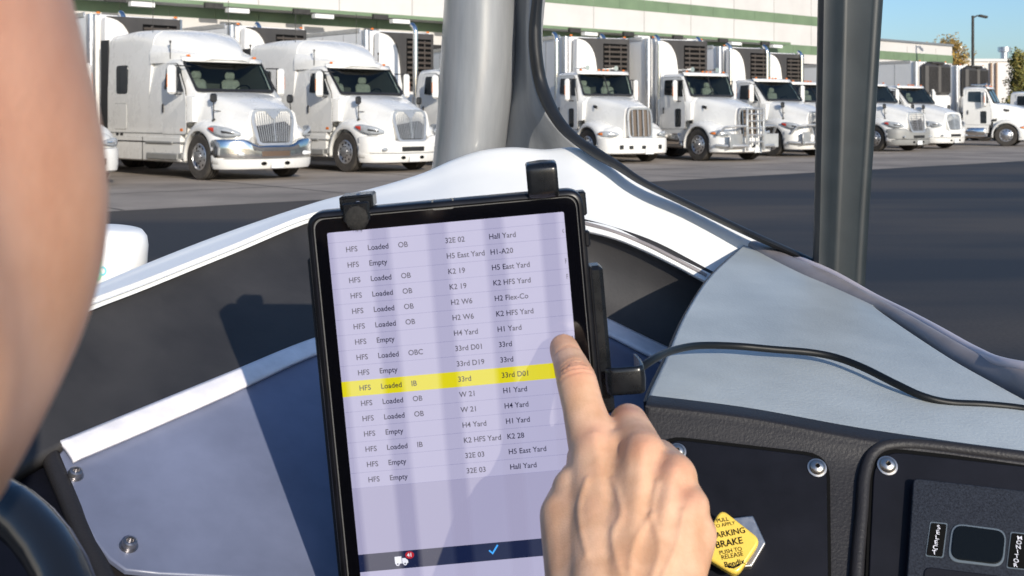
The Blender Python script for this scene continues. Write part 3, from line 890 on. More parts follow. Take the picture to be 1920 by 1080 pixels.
def trailer(cx, cy, rz, label, unit='swoop', length=15.0):
    root = empty('reefer_trailer', (cx, cy, 0), rz)
    tag(root, label, 'trailer', 'white refrigerated trailers behind the trucks')
    m = MB(); m.box((-length / 2, 0, 2.62), (length, 2.56, 2.9), bev=.03)
    for k in range(1, 13):
        for sgn in (-1, 1):
            m.box((-k * length / 13, sgn * 1.2815, 2.65), (.03, .006, 2.6), 1)
    m.build('box_body', [M_trail, M_joint], root, smooth=0)
    for sgn in (-1, 1):
        m = MB(); m.lathe([(.0, -1.46), (.11, -1.45), (.11, 1.44), (0, 1.45)], (-.02, sgn * 1.22, 2.62), (0, 0, 1), 14); m.build('corner_post', M_alu, root)
        m = MB(); m.box((-length / 2 - .12, sgn * 1.285, 4.06), (length - .3, .04, .13), bev=.008); m.box((-length / 2 - .12, sgn * 1.285, 1.2), (length - .3, .04, .16), bev=.008); m.build('side_rail', M_alu, root, smooth=0)
        for y in (1.0,):
            m = MB(); m.ell((.1, sgn * 1.08, 4.1), (.03, .06, .03), nu=8, nv=6); m.build('marker_lens', M_amber, root)
        for xx in (-length + 1.6, -length + 2.9):
            wheel(root, xx, sgn * .95, sgn, .58, 'wheel', True)
        m = MB(); m.box((-2.9, sgn * .9, .72), (.14, .14, .95)); m.box((-2.9, sgn * .9, .22), (.3, .3, .05)); m.build('landing_leg', M_grime, root, smooth=0)
    if unit == 'swoop':
        m = MB()
        m.prism([(.10, y, z) for y, z in [(-1.02, 1.75), (.98, 1.75), (1.02, 2.2), (1.02, 3.98), (-1.02, 3.98), (-1.06, 2.2)]], (.30, 0, 0))
        un = bevel(m.build('reefer_unit', M_trail, root, smooth=0), .05)
        sw = crom([Vector(p) for p in [(0, -1.0, 4.0), (0, -.62, 3.86), (0, -.36, 3.5), (0, -.26, 3.0), (0, -.20, 2.5), (0, -.06, 2.22)]], 14)
        m = MB(); m.prism([Vector((.30, p.y, p.z)) for p in sw] + [Vector((.30, .96, 2.18)), Vector((.30, 1.035, 2.4)), Vector((.30, 1.035, 4.02))], (.16, 0, 0))
        bevel(m.build('dark_shell', M_reefer, un, smooth=0), .03)
        m = MB(); m.box((.452, .44, 3.1), (.03, .98, 1.5), bev=.03); m.build('louvre_back', M_black, un, smooth=0)
        m = MB()
        for k in range(9): m.box((.475, .44, 2.47 + k * .158), (.05, .92, .055), M=Matrix.Rotation(R(24), 3, 'Y'))
        for y in (.2, .66): m.box((.47, y, 3.1), (.03, .03, 1.4))
        m.build('louvre', M_slat, un, smooth=0)
    else:
        m = MB(); m.box((.24, 0, 2.0), (.42, 2.1, .9), bev=.1); m.box((.24, 0, 1.45), (.40, 2.0, .2), 1, bev=.04); un = m.build('reefer_unit', [M_trail, M_grey], root, smooth=30)
        for y in (-.52, .52):
            m = MB(); m.box((.26, y, 3.22), (.44, 1.0, 1.5), bev=.12)
            for k in range(7): m.box((.485, y - .36 + k * .12, 3.2), (.012, .03, 1.2), 1)
            pn = m.build('black_panel', [M_reefer, M_black], un, smooth=30)
        m = MB(); m.lathe([(.11, 0), (.11, .012), (0, .012)], (.49, -.6, 2.62), (1, 0, 0), 18); m.build('round_badge', M_trail, un, smooth=0)
        m = MB(); m.box((.24, 0, 4.02), (.4, 1.0, .1), bev=.03); m.build('top_cap', M_reefer, un, smooth=0)
    return root

def place(px, d, a):
    return Vector(((px - CX) / F * d, d, 0)), hd(a)
def hitch(loc, rz, L, shift=0.0):
    """trailer nose L metres behind the steer axle, on the truck's own centre line"""
    v = Vector((math.cos(rz), math.sin(rz), 0)); l = Vector((-v.y, v.x, 0))
    p = loc - v * L + l * shift
    return p.x, p.y
# (px of the near front wheel, its distance, heading, kind, options, label, trailer gap/shift/label)
def centre(px, d, a):
    v = Vector((a, -math.sqrt(1 - a * a), 0)); l = Vector((-v.y, v.x, 0))
    return Vector(((px - CX) / F * d, d, 0)) + l * 1.06
TR = [
 (-14, 22.9, .70, 'long', dict(), 'white semi truck whose nose shows beside the driver\'s cheek, leftmost in the row', (2.5, 0, 'white reefer trailer hidden mostly behind the driver\'s face')),
 (383, 25.5, .70, 'round', dict(sleeper=True, bumper='chrome', stacks=True), 'white sleeper truck with chrome bumper left of the grey pillar', (5.45, 0, 'white reefer trailer over the chrome bumper sleeper truck')),
 (655, 29.1, .70, 'round', dict(sleeper=True, bumper='white', stacks=True), 'white sleeper truck with white bumper, close against the grey pillar', (5.45, 0, 'white reefer trailer over the white bumper sleeper truck')),
 (866, 31.7, .68, 'round', dict(), 'white day cab truck mostly behind the grey pillar', (4.3, 0, 'white reefer trailer just left of the grey pillar')),
 (1108, 35.0, .50, 'long', dict(), 'white long nosed day cab with tan upright grille and no guard bar', (2.5, .85, 'white reefer trailer behind the long nosed truck without guard bar')),
 (1314, 36.4, .55, 'long', dict(guard=True), 'white long nosed day cab with tall silver bull bar', (2.5, 0.1, 'white reefer trailer behind the long nosed truck with bull bar')),
 (1451, 40.7, .58, 'round', dict(guard=True), 'white round nosed day cab with bull bar beside the dark window post', (2.7, 0.2, 'white reefer trailer behind the round nosed bull bar truck')),
 (1519, 44.5, .58, 'visor', dict(hmirror=False), 'white day cab with roof visor, half covered by the dark window post', (2.7, .2, 'white reefer trailer seen left of the dark window post')),
 (1643, 46.5, .58, 'bars', dict(bumper='grey', stacks=False), 'white truck with horizontal bar grille and grey bumper', None),
 (1717, 50.0, .58, 'plain', dict(stacks=False), 'white day cab with pale plain grille, right of the grey bumper truck', None),
 (1887, 54.5, .86, 'long', dict(stacks=False), 'white truck seen nearly side on at the right edge', None),
 (1962, 63.0, .70, 'round', dict(stacks=False), 'white cab just showing behind the side on truck', None),
]
for px, d, a, kind, opt, lab, tr in TR:
    c = centre(px, d, a)
    truck(c, hd(a), kind, lab, **opt)
    if tr:
        x, y = hitch(c, hd(a), tr[0], tr[1])
        trailer(x, y, hd(a), tr[2])
trailer(20.4, 55.4, hd(.60), 'white trailer with twin black reefer panels over the pale grille truck', 'twin')
trailer(24.0, 59.6, hd(.60), 'white trailer with twin black reefer panels over the side on truck', 'twin')

# ================================================================== the yard truck cab we sit in
M_cabw = mat('white enamel sill', (0.86, 0.86, 0.84), 0.35, var=0.03, vscale=9)
M_pillar = mat('grey enamel pillar', (0.27, 0.277, 0.285), 0.30, var=0.30, vscale=6, coat=.3, stretch=(3, 3, .45))  # stretched noise paints upright highlight streaks into the grey
M_panel = mat('dark grey door lining', (0.036, 0.034, 0.034), 0.6, var=0.35, vscale=9, bump=.12, bscale=260)
M_strip = mat('bare steel strip', (0.88, 0.85, 0.87), 0.42, metal=0.0, var=0.12, vscale=40)
M_plate_b = mat('blue grey plate', (0.17, 0.19, 0.275), 0.38, var=0.26, vscale=7, bump=.05, bscale=500, spec=.6)
M_pad = mat('glare paled dash vinyl', (0.40, 0.43, 0.43), 0.45, var=0.22, vscale=6, bump=.4, bscale=430, spec=.6)  # same plastic as the front; sun glare on the top painted as paler colour
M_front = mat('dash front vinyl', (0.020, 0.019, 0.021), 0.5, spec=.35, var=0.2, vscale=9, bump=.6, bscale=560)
M_inset = mat('blue black panel', (0.0045, 0.005, 0.009), 0.5, spec=.2, var=0.35, vscale=24, bump=.15, bscale=1200)
M_module = mat('speckled module plastic', (0.004, 0.005, 0.009), 0.55, spec=.2, col2=(0.026, 0.032, 0.046), vscale=900, bump=.5, bscale=1500)
M_rubber = mat('window rubber', (0.014, 0.015, 0.017), 0.55, var=.2, vscale=20)
M_post = mat('dark post paint', (0.019, 0.025, 0.029), 0.42, spec=.4, var=0.15, vscale=25, bump=.15, bscale=900)
M_edge = mat('post edge gap', (0.01, 0.011, 0.012), 0.5)
M_bolt = mat('bolt steel', (0.62, 0.58, 0.53), 0.34, metal=1.0, var=.12, vscale=200)
M_bead = mat('taupe trim bead', (0.26, 0.235, 0.235), 0.45, var=.15, vscale=30)
M_lip = mat('pale trim lip', (0.55, 0.50, 0.53), 0.4)

cab = empty('truck_cab', (0.1, 0.9, 1.15))
tag(cab, 'inside of a yard truck cab with grey pillars, white sills and a dark dash', 'truck cab')
CABI = Matrix.Translation(-Vector((0.1, 0.9, 1.15)))
def CM():
    m = MB(); m.T = CABI; return m
def sheet(name, rows, m_, nr=24, nc=40, thick=.012, parent=None, offset=1):
    m = CM() if parent is None or parent is cab else MB()
    if parent is not None and parent is not cab: m.T = CABI
    m.grid(smooth_grid(rows, nr, nc))
    o = m.build(name, m_, cab if parent is None else parent, smooth=60, recalc=False)
    # faces look towards the camera: thickness goes away from it
    me = o.data
    nsum = Vector((0, 0, 0)); c = Vector((0, 0, 0))
    for p in me.polygons: nsum += p.normal * p.area; c += p.center * p.area
    tot = sum(p.area for p in me.polygons); c = c / tot - CABI.translation
    if nsum.dot(Vector((0, 0, EYE)) - c) < 0: me.flip_normals()
    if thick: solid(o, thick, -1)
    return o

# --- corner pillar
PB = Plane(P(140, 862, .80), P(600, 660, 1.02), P(420, 1078, .755))
def DZ(py, d0=1.40): return d0
m = CM()
rings = []
LV = [(-330, 852, 1012), (-200, 845, 996), (-80, 838, 980), (0, 833, 969), (60, 829, 969), (110, 826, 968), (160, 823, 964), (210, 820, 957), (260, 816, 951), (300, 812, 945), (330, 806, 938), (380, 800, 930)]
for py, L, Rr in LV:
    r_ = []
    for k in range(15):
        a = math.pi * k / 14
        f = .5 - .5 * math.cos(a)
        r_.append(P(L + (Rr - L) * f, py, 1.605 - .085 * math.sin(a) ** .8))
    r_.append(P(Rr, py, 1.66)); r_.append(P(L, py, 1.66))
    rings.append(r_)
m.ring_loft(rings)
pil = m.build('corner_pillar', M_pillar, cab, smooth=55)
# flange between pillar and window rubber
FL = [(-330, 1010, 1046), (-200, 994, 1030), (-80, 979, 1008), (0, 968, 997), (79, 969, 991), (151, 964, 1000), (205, 956, 1019), (242, 951, 1048), (268, 949, 1075), (300, 947, 1110)]
sheet('pillar_flange', [[P(a - 14, y, 1.60), P(a + (b - a) * .35, y, 1.565), P(a + (b - a) * .7, y, 1.535), P(b, y, 1.52)] for y, a, b in FL], M_pillar, 30, 10, .02)
SEAL = [(1046, 1066, -330), (1030, 1050, -200), (1008, 1029, -80), (997, 1018, 0), (991, 1015, 60), (994, 1018, 110), (1002, 1026, 155), (1018, 1042, 198), (1042, 1064, 235), (1070, 1094, 263), (1105, 1130, 287), (1150, 1170, 312), (1200, 1216, 343), (1300, 1314, 391), (1400, 1412, 438), (1500, 1511, 483), (1540, 1549, 503)]
def sd_(i): return 1.515 - max(0, min(i, 10) - 6) * .031 - max(0, i - 10) * .028
m = CM()
rings = []
for i, (a, b, y) in enumerate(SEAL):
    n_ = i > 8
    d = sd_(i)
    nx, ny = (1, -.25) if not n_ else (.42, -.9)
    if i in (8, 9): nx, ny = .8, -.6
    wdt = (b - a)
    cpx, cpy = (a + b) / 2, y
    hw_ = wdt * .5 if not n_ else max(7, wdt * .42)
    p0 = P(cpx, cpy, d)
    ex = (P(cpx + nx * hw_, cpy + ny * hw_, d) - p0)
    ey = Vector((0, .018, 0))
    rings.append([p0 + ex * math.cos(t) + ey * math.sin(t) for t in [2 * math.pi * k / 12 for k in range(12)]])
rr = []
for j in range(12):
    rr.append(crom([r[j] for r in rings], 70))
m.ring_loft([[rr[j][i] for j in range(12)] for i in range(70)])
m.build('window_rubber', M_rubber, cab, smooth=60)

# --- white sill round the corner; columns: x, top y, bottom y, depth top, depth bottom
SILL = [(-80, 660, 702, .83, .78), (60, 594, 632, .90, .84), (150, 548, 582, .97, .90), (270, 496, 536, 1.06, .98), (430, 434, 472, 1.18, 1.09), (600, 377, 405, 1.33, 1.22), (700, 353, 412, 1.40, 1.26), (790, 326, 416, 1.44, 1.28), (850, 300, 419, 1.455, 1.28),
        (900, 284, 422, 1.46, 1.28), (958, 277, 424, 1.46, 1.28), (1020, 281, 428, 1.45, 1.28), (1085, 279, 434, 1.43, 1.27), (1150, 313, 449, 1.40, 1.255), (1210, 350, 473, 1.375, 1.245), (1270, 379, 503, 1.35, 1.235), (1330, 407, 535, 1.335, 1.225), (1395, 438, 560, 1.32, 1.23), (1460, 468, 590, 1.30, 1.22), (1512, 492, 610, 1.285, 1.21)]
rows = []
for f, dd in ((0.0, .03), (0.0, .0), (.1, -.004), (.3, .0), (.55, .0), (.8, .0), (.95, -.001), (1.0, .010)):
    rows.append([P(x, a + (b - a) * f, da + (db - da) * f + dd) for x, a, b, da, db in SILL])
sheet('window_sill', rows, M_cabw, 40, 120, .005)
# fold line and lip of the right-hand ledge
m = CM()
m.tube(crom([P(x, y, d) for x, y, d in [(1095, 418, 1.281), (1150, 434, 1.268), (1210, 457, 1.256), (1270, 487, 1.244), (1325, 517, 1.236)]], 24), .0022, 6)
m.build('sill_seam', M_bead, cab)
# --- dark lining under the sill, left and right of the corner
TL = [(x, b - 3, db + .014) for x, a, b, da, db in SILL if x in (-80, 60, 150, 270, 430, 600, 790, 900, 1020, 1085, 1210, 1330, 1395)]
BL = [PB.at(x, y, .006) for x, y in [(-140, 975), (-10, 905), (110, 838), (270, 772), (430, 706), (600, 636), (760, 590), (900, 560), (1020, 560), (1120, 590), (1210, 632), (1290, 672), (1400, 720)]]
rows = []
for f, dd in ((0, .0), (.1, .012), (.4, .02), (.75, .015), (1.0, .004)):
    rows.append([P(a[0], a[1], a[2]).lerp(b, f) + Vector((0, dd, 0)) for a, b in zip(TL, BL)])
sheet('door_lining', rows, M_panel, 20, 90, .015)
# --- steel strip
S0 = [PB.at(x, y, .006) for x, y in [(113, 826), (270, 762), (430, 697), (592, 632), (760, 585), (900, 556), (1020, 556), (1120, 588), (1210, 630), (1300, 672)]]
S1 = [PB.at(x, y, .0052) for x, y in [(140, 862), (280, 803), (440, 733), (600, 660), (765, 610), (900, 580), (1020, 580), (1110, 610), (1200, 655), (1290, 698)]]
sheet('steel_strip', [S0, [(a + b) / 2 + PB.n * .001 for a, b in zip(S0, S1)], S1], M_strip, 6, 60, .004)
# --- blue grey plate
bp = rounded([PB.at(*q) for q in [(112, 855), (150, 845)]], 0) if False else None
edge = [(96, 868), (120, 840), (600, 628), (760, 590), (900, 562), (1020, 562), (1120, 590), (1300, 680), (1340, 900), (1340, 1130), (700, 1096), (480, 1083), (300, 1075), (236, 1068), (205, 1046), (180, 1015), (140, 940)]
m = CM()
m.prism([PB.at(x, y, .0) for x, y in edge], -PB.n * .005)
plate = bevel(m.build('metal_plate', M_plate_b, cab, smooth=30), .0012, 2)
def bolt(px, py, pl, r, name, parent, m_=M_bolt, style='button'):
    m = CM()
    o = pl.at(px, py, 0)
    if style == 'button':
        m.lathe([(r * 1.35, 0), (r * 1.35, r * .08), (r * 1.02, r * .1), (r * 1.0, r * .28), (r * .86, r * .52), (r * .62, r * .68), (r * .42, r * .72), (r * .40, r * .3), (0, r * .28)], o, pl.n, 24)
    else:
        m.lathe([(r * 1.3, 0), (r * 1.3, r * .12), (r * 1.0, r * .14), (r * 1.08, r * .6), (r * .95, r * 1.0), (r * .7, r * 1.15), (r * .55, r * 1.12), (r * .5, r * .5), (0, r * .5)], o, pl.n, 24)
    b = m.build(name, m_, parent)
    b.matrix_parent_inverse = Matrix.Identity(4)
    m = CM(); m.lathe([(r * .40 if style == 'button' else r * .5, r * (.31 if style == 'button' else .52)), (0, r * (.315 if style == 'button' else .53))], o, pl.n, 6); m.build('socket', M_black, b, smooth=0)
    return b
m_darkbolt = mat('dark zinc bolt', (0.30, 0.29, 0.30), 0.3, metal=.9, var=.2, vscale=200)
for x, y, r in ((241, 1024, .0048), (140, 892, .0046)):
    m = CM(); o = PB.at(x, y, 0)
    m.lathe([(r * 1.3, 0), (r * 1.3, r * .12), (r * 1.0, r * .14), (r * 1.08, r * .6), (r * .95, r * 1.0), (r * .7, r * 1.15), (r * .55, r * 1.12), (r * .5, r * .5), (0, r * .5)], o, PB.n, 24)
    m.build('bolt', m_darkbolt, plate)
# rail left of the plate and the dark panel left of it
m = CM()
m.tube(crom([PB.at(x, y, h) for x, y, h in [(70, 790, -.004), (96, 860, -.004), (128, 935, -.005), (160, 1010, -.006), (196, 1085, -.007), (240, 1180, -.008)]], 20), .0065, 14)
m.build('edge_rail', M_front, cab)
m = CM()
m.prism([PB.at(x, y, -.012) for x, y in [(-260, 780), (80, 780), (250, 1180), (-260, 1180)]], -PB.n * .004)
m.build('side_panel', M_inset, cab, smooth=0)
m = CM()
m.prism([PB.at(x, y, -.015) for x, y in [(150, 1040), (1380, 1040), (1380, 1240), (230, 1240)]], -PB.n * .004)
m.build('lower_panel', M_front, cab, smooth=0)
# --- dash
A_, B_ = P(1216, 752, .765), P(1960, 862, .715)
PAD = Plane(A_, B_, P(1440, 470, 1.28))
FRO = Plane(A_, B_, P(1500, 1080, .685))
rows = [[(1398, 452), (1446, 476), (1508, 506), (1568, 530), (1648, 568)], [(1392, 462), (1440, 487), (1500, 516), (1560, 541), (1642, 578)], [(1332, 518), (1430, 545), (1540, 575), (1640, 605), (1768, 664)],
        [(1286, 588), (1400, 610), (1550, 640), (1700, 680), (1880, 728)], [(1252, 665), (1400, 685), (1570, 715), (1760, 757), (1990, 790)], [(1222, 728), (1400, 748), (1590, 784), (1790, 816), (2060, 856)]]
hs = [-.004, 0, .004, .004, .002, 0]
g3 = [[PAD.at(x, y, h) for x, y in r] for r, h in zip(rows, hs)]
g3.append([PAD.at(x, y, -.0015) for x, y in [(1215, 750), (1400, 774), (1600, 811), (1800, 842), (2080, 882)]])
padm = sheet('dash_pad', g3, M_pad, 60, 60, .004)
g4 = [[PAD.at(x, y, -.0005) for x, y in [(1218, 741), (1400, 764), (1600, 800), (1760, 824), (1920, 846), (2080, 870)]],
      [FRO.at(x, y, .0028) for x, y in [(1212, 757), (1400, 780), (1600, 817), (1760, 841), (1920, 863), (2080, 887)]],
      [FRO.at(x, y, .003) for x, y in [(1209, 775), (1400, 797), (1600, 833), (1760, 856), (1920, 878), (2080, 902)]],
      [FRO.at(x, y, .0) for x, y in [(1207, 850), (1400, 860), (1600, 880), (1760, 900), (1920, 920), (2080, 940)]],
      [FRO.at(x, y, .0) for x, y in [(1205, 1000), (1400, 1000), (1600, 1000), (1760, 1000), (1920, 1000), (2080, 1000)]],
      [FRO.at(x, y, .0) for x, y in [(1203, 1300), (1400, 1300), (1600, 1300), (1760, 1300), (1920, 1300), (2080, 1300)]]]
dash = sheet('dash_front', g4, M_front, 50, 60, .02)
# left side cheek of the dash, curving back
edge_ = [PAD.at(x, y, -.003) for x, y in [(1396, 463), (1337, 517), (1290, 589), (1256, 664), (1226, 727), (1217, 753)]]
sheet('dash_cheek', [edge_, [p + Vector((.008, .002, -.07)) for p in edge_], [p + Vector((.012, .004, -.16)) for p in edge_]], M_front, 12, 40, .004)
# trim bead and lip along the side window
BE_IN = [(1392, 458), (1440, 484), (1500, 514), (1560, 540), (1640, 577), (1700, 615), (1760, 658), (1840, 705), (1930, 752), (2040, 808)]
BE_OUT = [(1400, 442), (1450, 466), (1508, 491), (1566, 517), (1640, 559), (1700, 589), (1760, 621), (1830, 660), (1890, 683), (2040, 705)]
bi = [PAD.at(x, y, -.002) for x, y in BE_IN]
bo = []
for (x, y), q in zip(BE_OUT, bi):
    bo.append(P(x, y, q.y * 1.03 + .012))
mid = [(a + b) / 2 + Vector((0, -.004, .006)) for a, b in zip(bi, bo)]
bot = [a + Vector((0, 0, -.03)) for a in bi]
sheet('window_trim', [bot, bi, mid, bo], M_bead, 20, 60, .012)
m = CM(); m.tube(crom(bo, 60), .0045, 10); m.build('trim_lip', M_lip, cab)
# --- left inset panel
def fpoly(pts, r, h, thick, name, m_, parent, bev=.0):
    m = CM()
    v = rounded([Vector((x, y, 0)) for x, y in pts], r, 6)
    m.prism([FRO.at(p.x, p.y, h) for p in v], -FRO.n * thick)
    o = m.build(name, m_, parent, smooth=30)
    if bev: bevel(o, bev)
    return o
fpoly([(1236, 815), (1556, 852), (1560, 1210), (1226, 1210)], 46, .0035, .006, 'inset_gap', M_black, dash)
insl = fpoly([(1241, 821), (1550, 857), (1554, 1200), (1232, 1200)], 44, .0048, .004, 'switch_panel', M_inset, dash, .0006)
fpoly([(1633, 836), (1960, 872), (2100, 888), (2100, 1250), (1616, 1250)], 60, .0035, .006, 'inset_gap', M_black, dash)
insr = fpoly([(1640, 843), (1960, 879), (2100, 895), (2100, 1240), (1622, 1240)], 56, .0046, .004, 'switch_panel', M_inset, dash, .0006)
# raised bezel round the right panel
def bez(path, r, name):
    m = CM(); m.tube(crom([FRO.at(x, y, .0015) for x, y in path], 60), r, 12)
    return m.build(name, M_front, dash)
bez([(1598, 1260), (1606, 1080), (1616, 960), (1622, 890), (1640, 848), (1680, 834), (1760, 838), (1920, 858), (2100, 880)], .0042, 'panel_bezel')
for x, y, r in ((1532, 877, .0048), (1664, 873, .0050), (1270, 847, .0046)):
    m = CM(); o = FRO.at(x, y, .005)
    m.lathe([(r * 1.25, 0), (r * 1.25, r * .06), (r * 1.02, r * .1), (r * 1.0, r * .25), (r * .86, r * .5), (r * .62, r * .66), (r * .32, r * .72), (r * .30, r * .4), (0, r * .4)], o, FRO.n, 26)
    for k in range(6):
        a = 2 * math.pi * k / 6
    m.build('screw', M_bolt, insl if x < 1600 else insr)
    m = CM()
    ax = FRO.n.orthogonal().normalized(); ay = FRO.n.cross(ax)
    st = []
    for k in range(12):
        a = 2 * math.pi * k / 12; rr_ = r * (.34 if k % 2 == 0 else .24)
        st.append(o + FRO.n * (r * .73) + (ax * math.cos(a) + ay * math.sin(a)) * rr_)
    m.add(st, [tuple(range(12))]); m.build('screw_socket', M_black, insl if x < 1600 else insr, smooth=0)
# --- gauge module on the right panel
mod = empty('rocker_module', FRO.at(1820, 1000, .005)); mod.parent = cab
mod.matrix_parent_inverse = cab.matrix_world.inverted() if False else Matrix.Translation(-Vector((0.1, 0.9, 1.15)))
MODI = Matrix.Translation(-FRO.at(1820, 1000, .005))
def mpoly(pts, r, h, thick, name, m_, bev=.0):
    m = MB(); m.T = MODI
    v = rounded([Vector((x, y, 0)) for x, y in pts], r, 6)
    m.prism([FRO.at(p.x, p.y, h) for p in v], -FRO.n * thick)
    o = m.build(name, m_, mod, smooth=30)
    if bev: bevel(o, bev)
    return o
mpoly([(1713, 896), (2080, 938), (2080, 1240), (1690, 1240)], 10, .0115, .009, 'module_face', M_module, .0007)
M_rim = mat('pale moulded rim', (0.10, 0.125, 0.15), .35)
mpoly([(1744, 978), (1777, 981), (1769, 1046), (1735, 1043)], 4, .0119, .001, 'label_rim', M_rim)
mpoly([(1746, 980), (1775, 983), (1767, 1044), (1737, 1041)], 4, .0122, .001, 'label_plate', M_black)
mpoly([(1895, 997), (1960, 1004), (1955, 1072), (1887, 1065)], 4, .0119, .001, 'label_rim', M_rim)
mpoly([(1897, 999), (1960, 1006), (1955, 1070), (1889, 1063)], 4, .0122, .001, 'label_plate', M_black)
mpoly([(1785, 980), (1888, 993), (1882, 1064), (1776, 1052)], 22, .0122, .001, 'rocker_rim', M_rim, .0004)
mpoly([(1789, 983), (1886, 996), (1879, 1059), (1782, 1047)], 20, .0130, .001, 'rocker_switch', mat('rocker gloss black', (.004, .005, .005), .15, spec=.3), .0004)
mpoly([(1733, 1062), (1960, 1090), (1960, 1200), (1725, 1200)], 14, .0122, .001, 'lower_bezel', M_inset, .0006)
M_letw = mat('label letter white', (.75, .75, .82), .6)
def stacked(body, pts, size, name):
    m = MB(); m.T = MODI
    x0, y0, x1, y1 = pts
    n = len(body)
    for i, ch in enumerate(body):
        f = i / (n - 1)
        o = FRO.at(x0 + (x1 - x0) * f, y0 + (y1 - y0) * f, .0126)
        ex = (FRO.at(x0 + 30, y0 + 3, .0126) - FRO.at(x0, y0, .0126)).normalized()
        ey = FRO.n.cross(ex).normalized()
        m.text(ch, o, ex * 1.2, ey, size * 1.08, align='CENTER', bold=.004)
    m.build(name, M_letw, mod, smooth=0)
stacked('SELECT', (1760, 989, 1752, 1036), .0033, 'lettering')
stacked('MONITOR', (1912, 1009, 1904, 1060), .0030, 'lettering')

# --- parking brake knob: diamond knob on a hexagonal collar
kb = empty('parking_brake_knob', FRO.at(1385, 1016, .005)); kb.parent = cab
kb.matrix_parent_inverse = Matrix.Translation(-Vector((0.1, 0.9, 1.15)))
KI = Matrix.Translation(-FRO.at(1385, 1016, .005))
M_yel = mat('yellow knob plastic', (0.80, 0.56, 0.085), 0.35, var=0.06, vscale=60, coat=.2)
def kpoly(pts, r, h, thick, name, m_, bev=0, seg=6):
    m = MB(); m.T = KI
    v = rounded([Vector((x, y, 0)) for x, y in pts], r, seg)
    m.prism([FRO.at(p.x, p.y, h) for p in v], -FRO.n * thick)
    o = m.build(name, m_, kb, smooth=30)
    if bev: bevel(o, bev, 3)
    return o
kpoly([(1360, 972), (1412, 966), (1436, 1018), (1410, 1062), (1362, 1066), (1338, 1018)], 3, .011, .006, 'hex_collar', M_bolt, .0008)
m = MB(); m.T = KI; m.tube([FRO.at(1376, 1016, .004), FRO.at(1376, 1016, .018)], .006, 14); m.build('stem', M_bolt, kb)
kpoly([(1352, 952), (1428, 1012), (1382, 1080), (1306, 1034)], 17, .022, .007, 'knob', M_yel, .0016)
M_ink = mat('black ink', (.008, .007, .006), .7, spec=.1)
m = MB(); m.T = KI
kx = (FRO.at(1400, 1000, .0222) - FRO.at(1340, 1011.5, .0222)).normalized(); ky = FRO.n.cross(kx).normalized()
for body, x, y, sz, bo_ in (('PULL', 1355, 975, .0034, .004), ('TO APPLY', 1358, 984, .0030, .0), ('PARKING', 1366, 1000, .0049, .014), ('BRAKE', 1367, 1018, .0056, .016), ('PUSH TO', 1370, 1033, .0034, .004), ('RELEASE', 1373, 1042, .0036, .006), ('Bendix', 1377, 1056, .0044, .014)):
    m.text(body, FRO.at(x, y, .0223), kx, ky, sz, align='CENTER', bold=bo_)
sw_ = [FRO.at(x, y, .0223) for x, y in [(1362, 1060), (1374, 1062), (1388, 1057), (1388, 1060), (1376, 1066), (1366, 1065)]]
m.add(sw_, [tuple(range(6))])
m.build('lettering', M_ink, kb, smooth=0)

# --- dark window post
m = CM()
rings = []
for py, L, C0, C1, Rr in [(-420, 1540, 1592, 1604, 1662), (0, 1533, 1580, 1592, 1656), (250, 1529, 1572, 1586, 1640), (400, 1526, 1566, 1580, 1630), (500, 1523, 1562, 1576, 1624), (560, 1520, 1560, 1574, 1621), (640, 1516, 1558, 1572, 1618)]:
    d = 1.21
    rings.append([P(L, py, d + .03), P(L + 3, py, d + .006), P(L + 12, py, d), P(C0 - 10, py, d - .0005), P(C0, py, d - .0045), P(C1 - 2, py, d - .0045), P(C1 + 10, py, d - .0005), P(Rr - 22, py, d + .001), P(Rr - 18, py, d + .003), P(Rr - 12, py, d + .002), P(Rr - 3, py, d + .004), P(Rr, py, d + .012), P(Rr, py, d + .04)])
m.ring_loft(rings)
m.build('window_post', M_post, cab, smooth=50)

# --- white tub outside the sill
tub = empty('plastic_tub', P(214, 470, 1.15))
tag(tub, 'rounded white plastic tub with faint green print beside the driver\'s jaw', 'tub')
TI = Matrix.Translation(-P(214, 470, 1.15))
m = MB(); m.T = TI
o = P(205, 560, 1.16); axu = Vector((.12, -.05, 1)).normalized()
ww = 60 / F * 1.16
m.lathe([(0, 0), (ww * .96, 0), (ww, .004), (ww * 1.02, .04), (ww * 1.0, .058), (ww * .93, .067), (ww * .78, .0725), (ww * .5, .074), (0, .0745)], o, axu, 40)
m.build('tub_body', mat('white tub plastic', (.86, .86, .85), .4, var=.02), tub)
m = MB(); m.T = TI
for (x, y, r_, c) in ((175, 492, 16, 0), (178, 514, 13, 0), (192, 508, 8, 1)):
    pts = []
    for k in range(17):
        a = 2 * math.pi * k / 16
        pts.append((x + r_ * math.cos(a), y + r_ * 1.1 * math.sin(a)))
    def on(px, py, k_=0):
        # point on the tub's round side
        r0 = P(px, py, 1.0) - Vector((0, 0, EYE)); cpt = o + axu * .03
        x_ = (px - CX) / F * 1.12
        dx_ = min(.99, abs(x_ - cpt.x) / (ww * 1.03))
        return P(px, py, cpt.y - ww * 1.03 * math.sqrt(1 - dx_ ** 2) * 1.0 - .001)
    for i in range(16):
        a0, a1 = pts[i], pts[i + 1]
        c0 = (x + (a0[0] - x) * .6, y + (a0[1] - y) * .6); c1 = (x + (a1[0] - x) * .6, y + (a1[1] - y) * .6)
        m.add([on(*a0), on(*a1), on(*c1), on(*c0)], [(0, 1, 2, 3)], c)
m.build('print', [mat('faded green print', (.25, .7, .45), .6), mat('faded cyan print', (.2, .65, .7), .6)], tub, smooth=0)

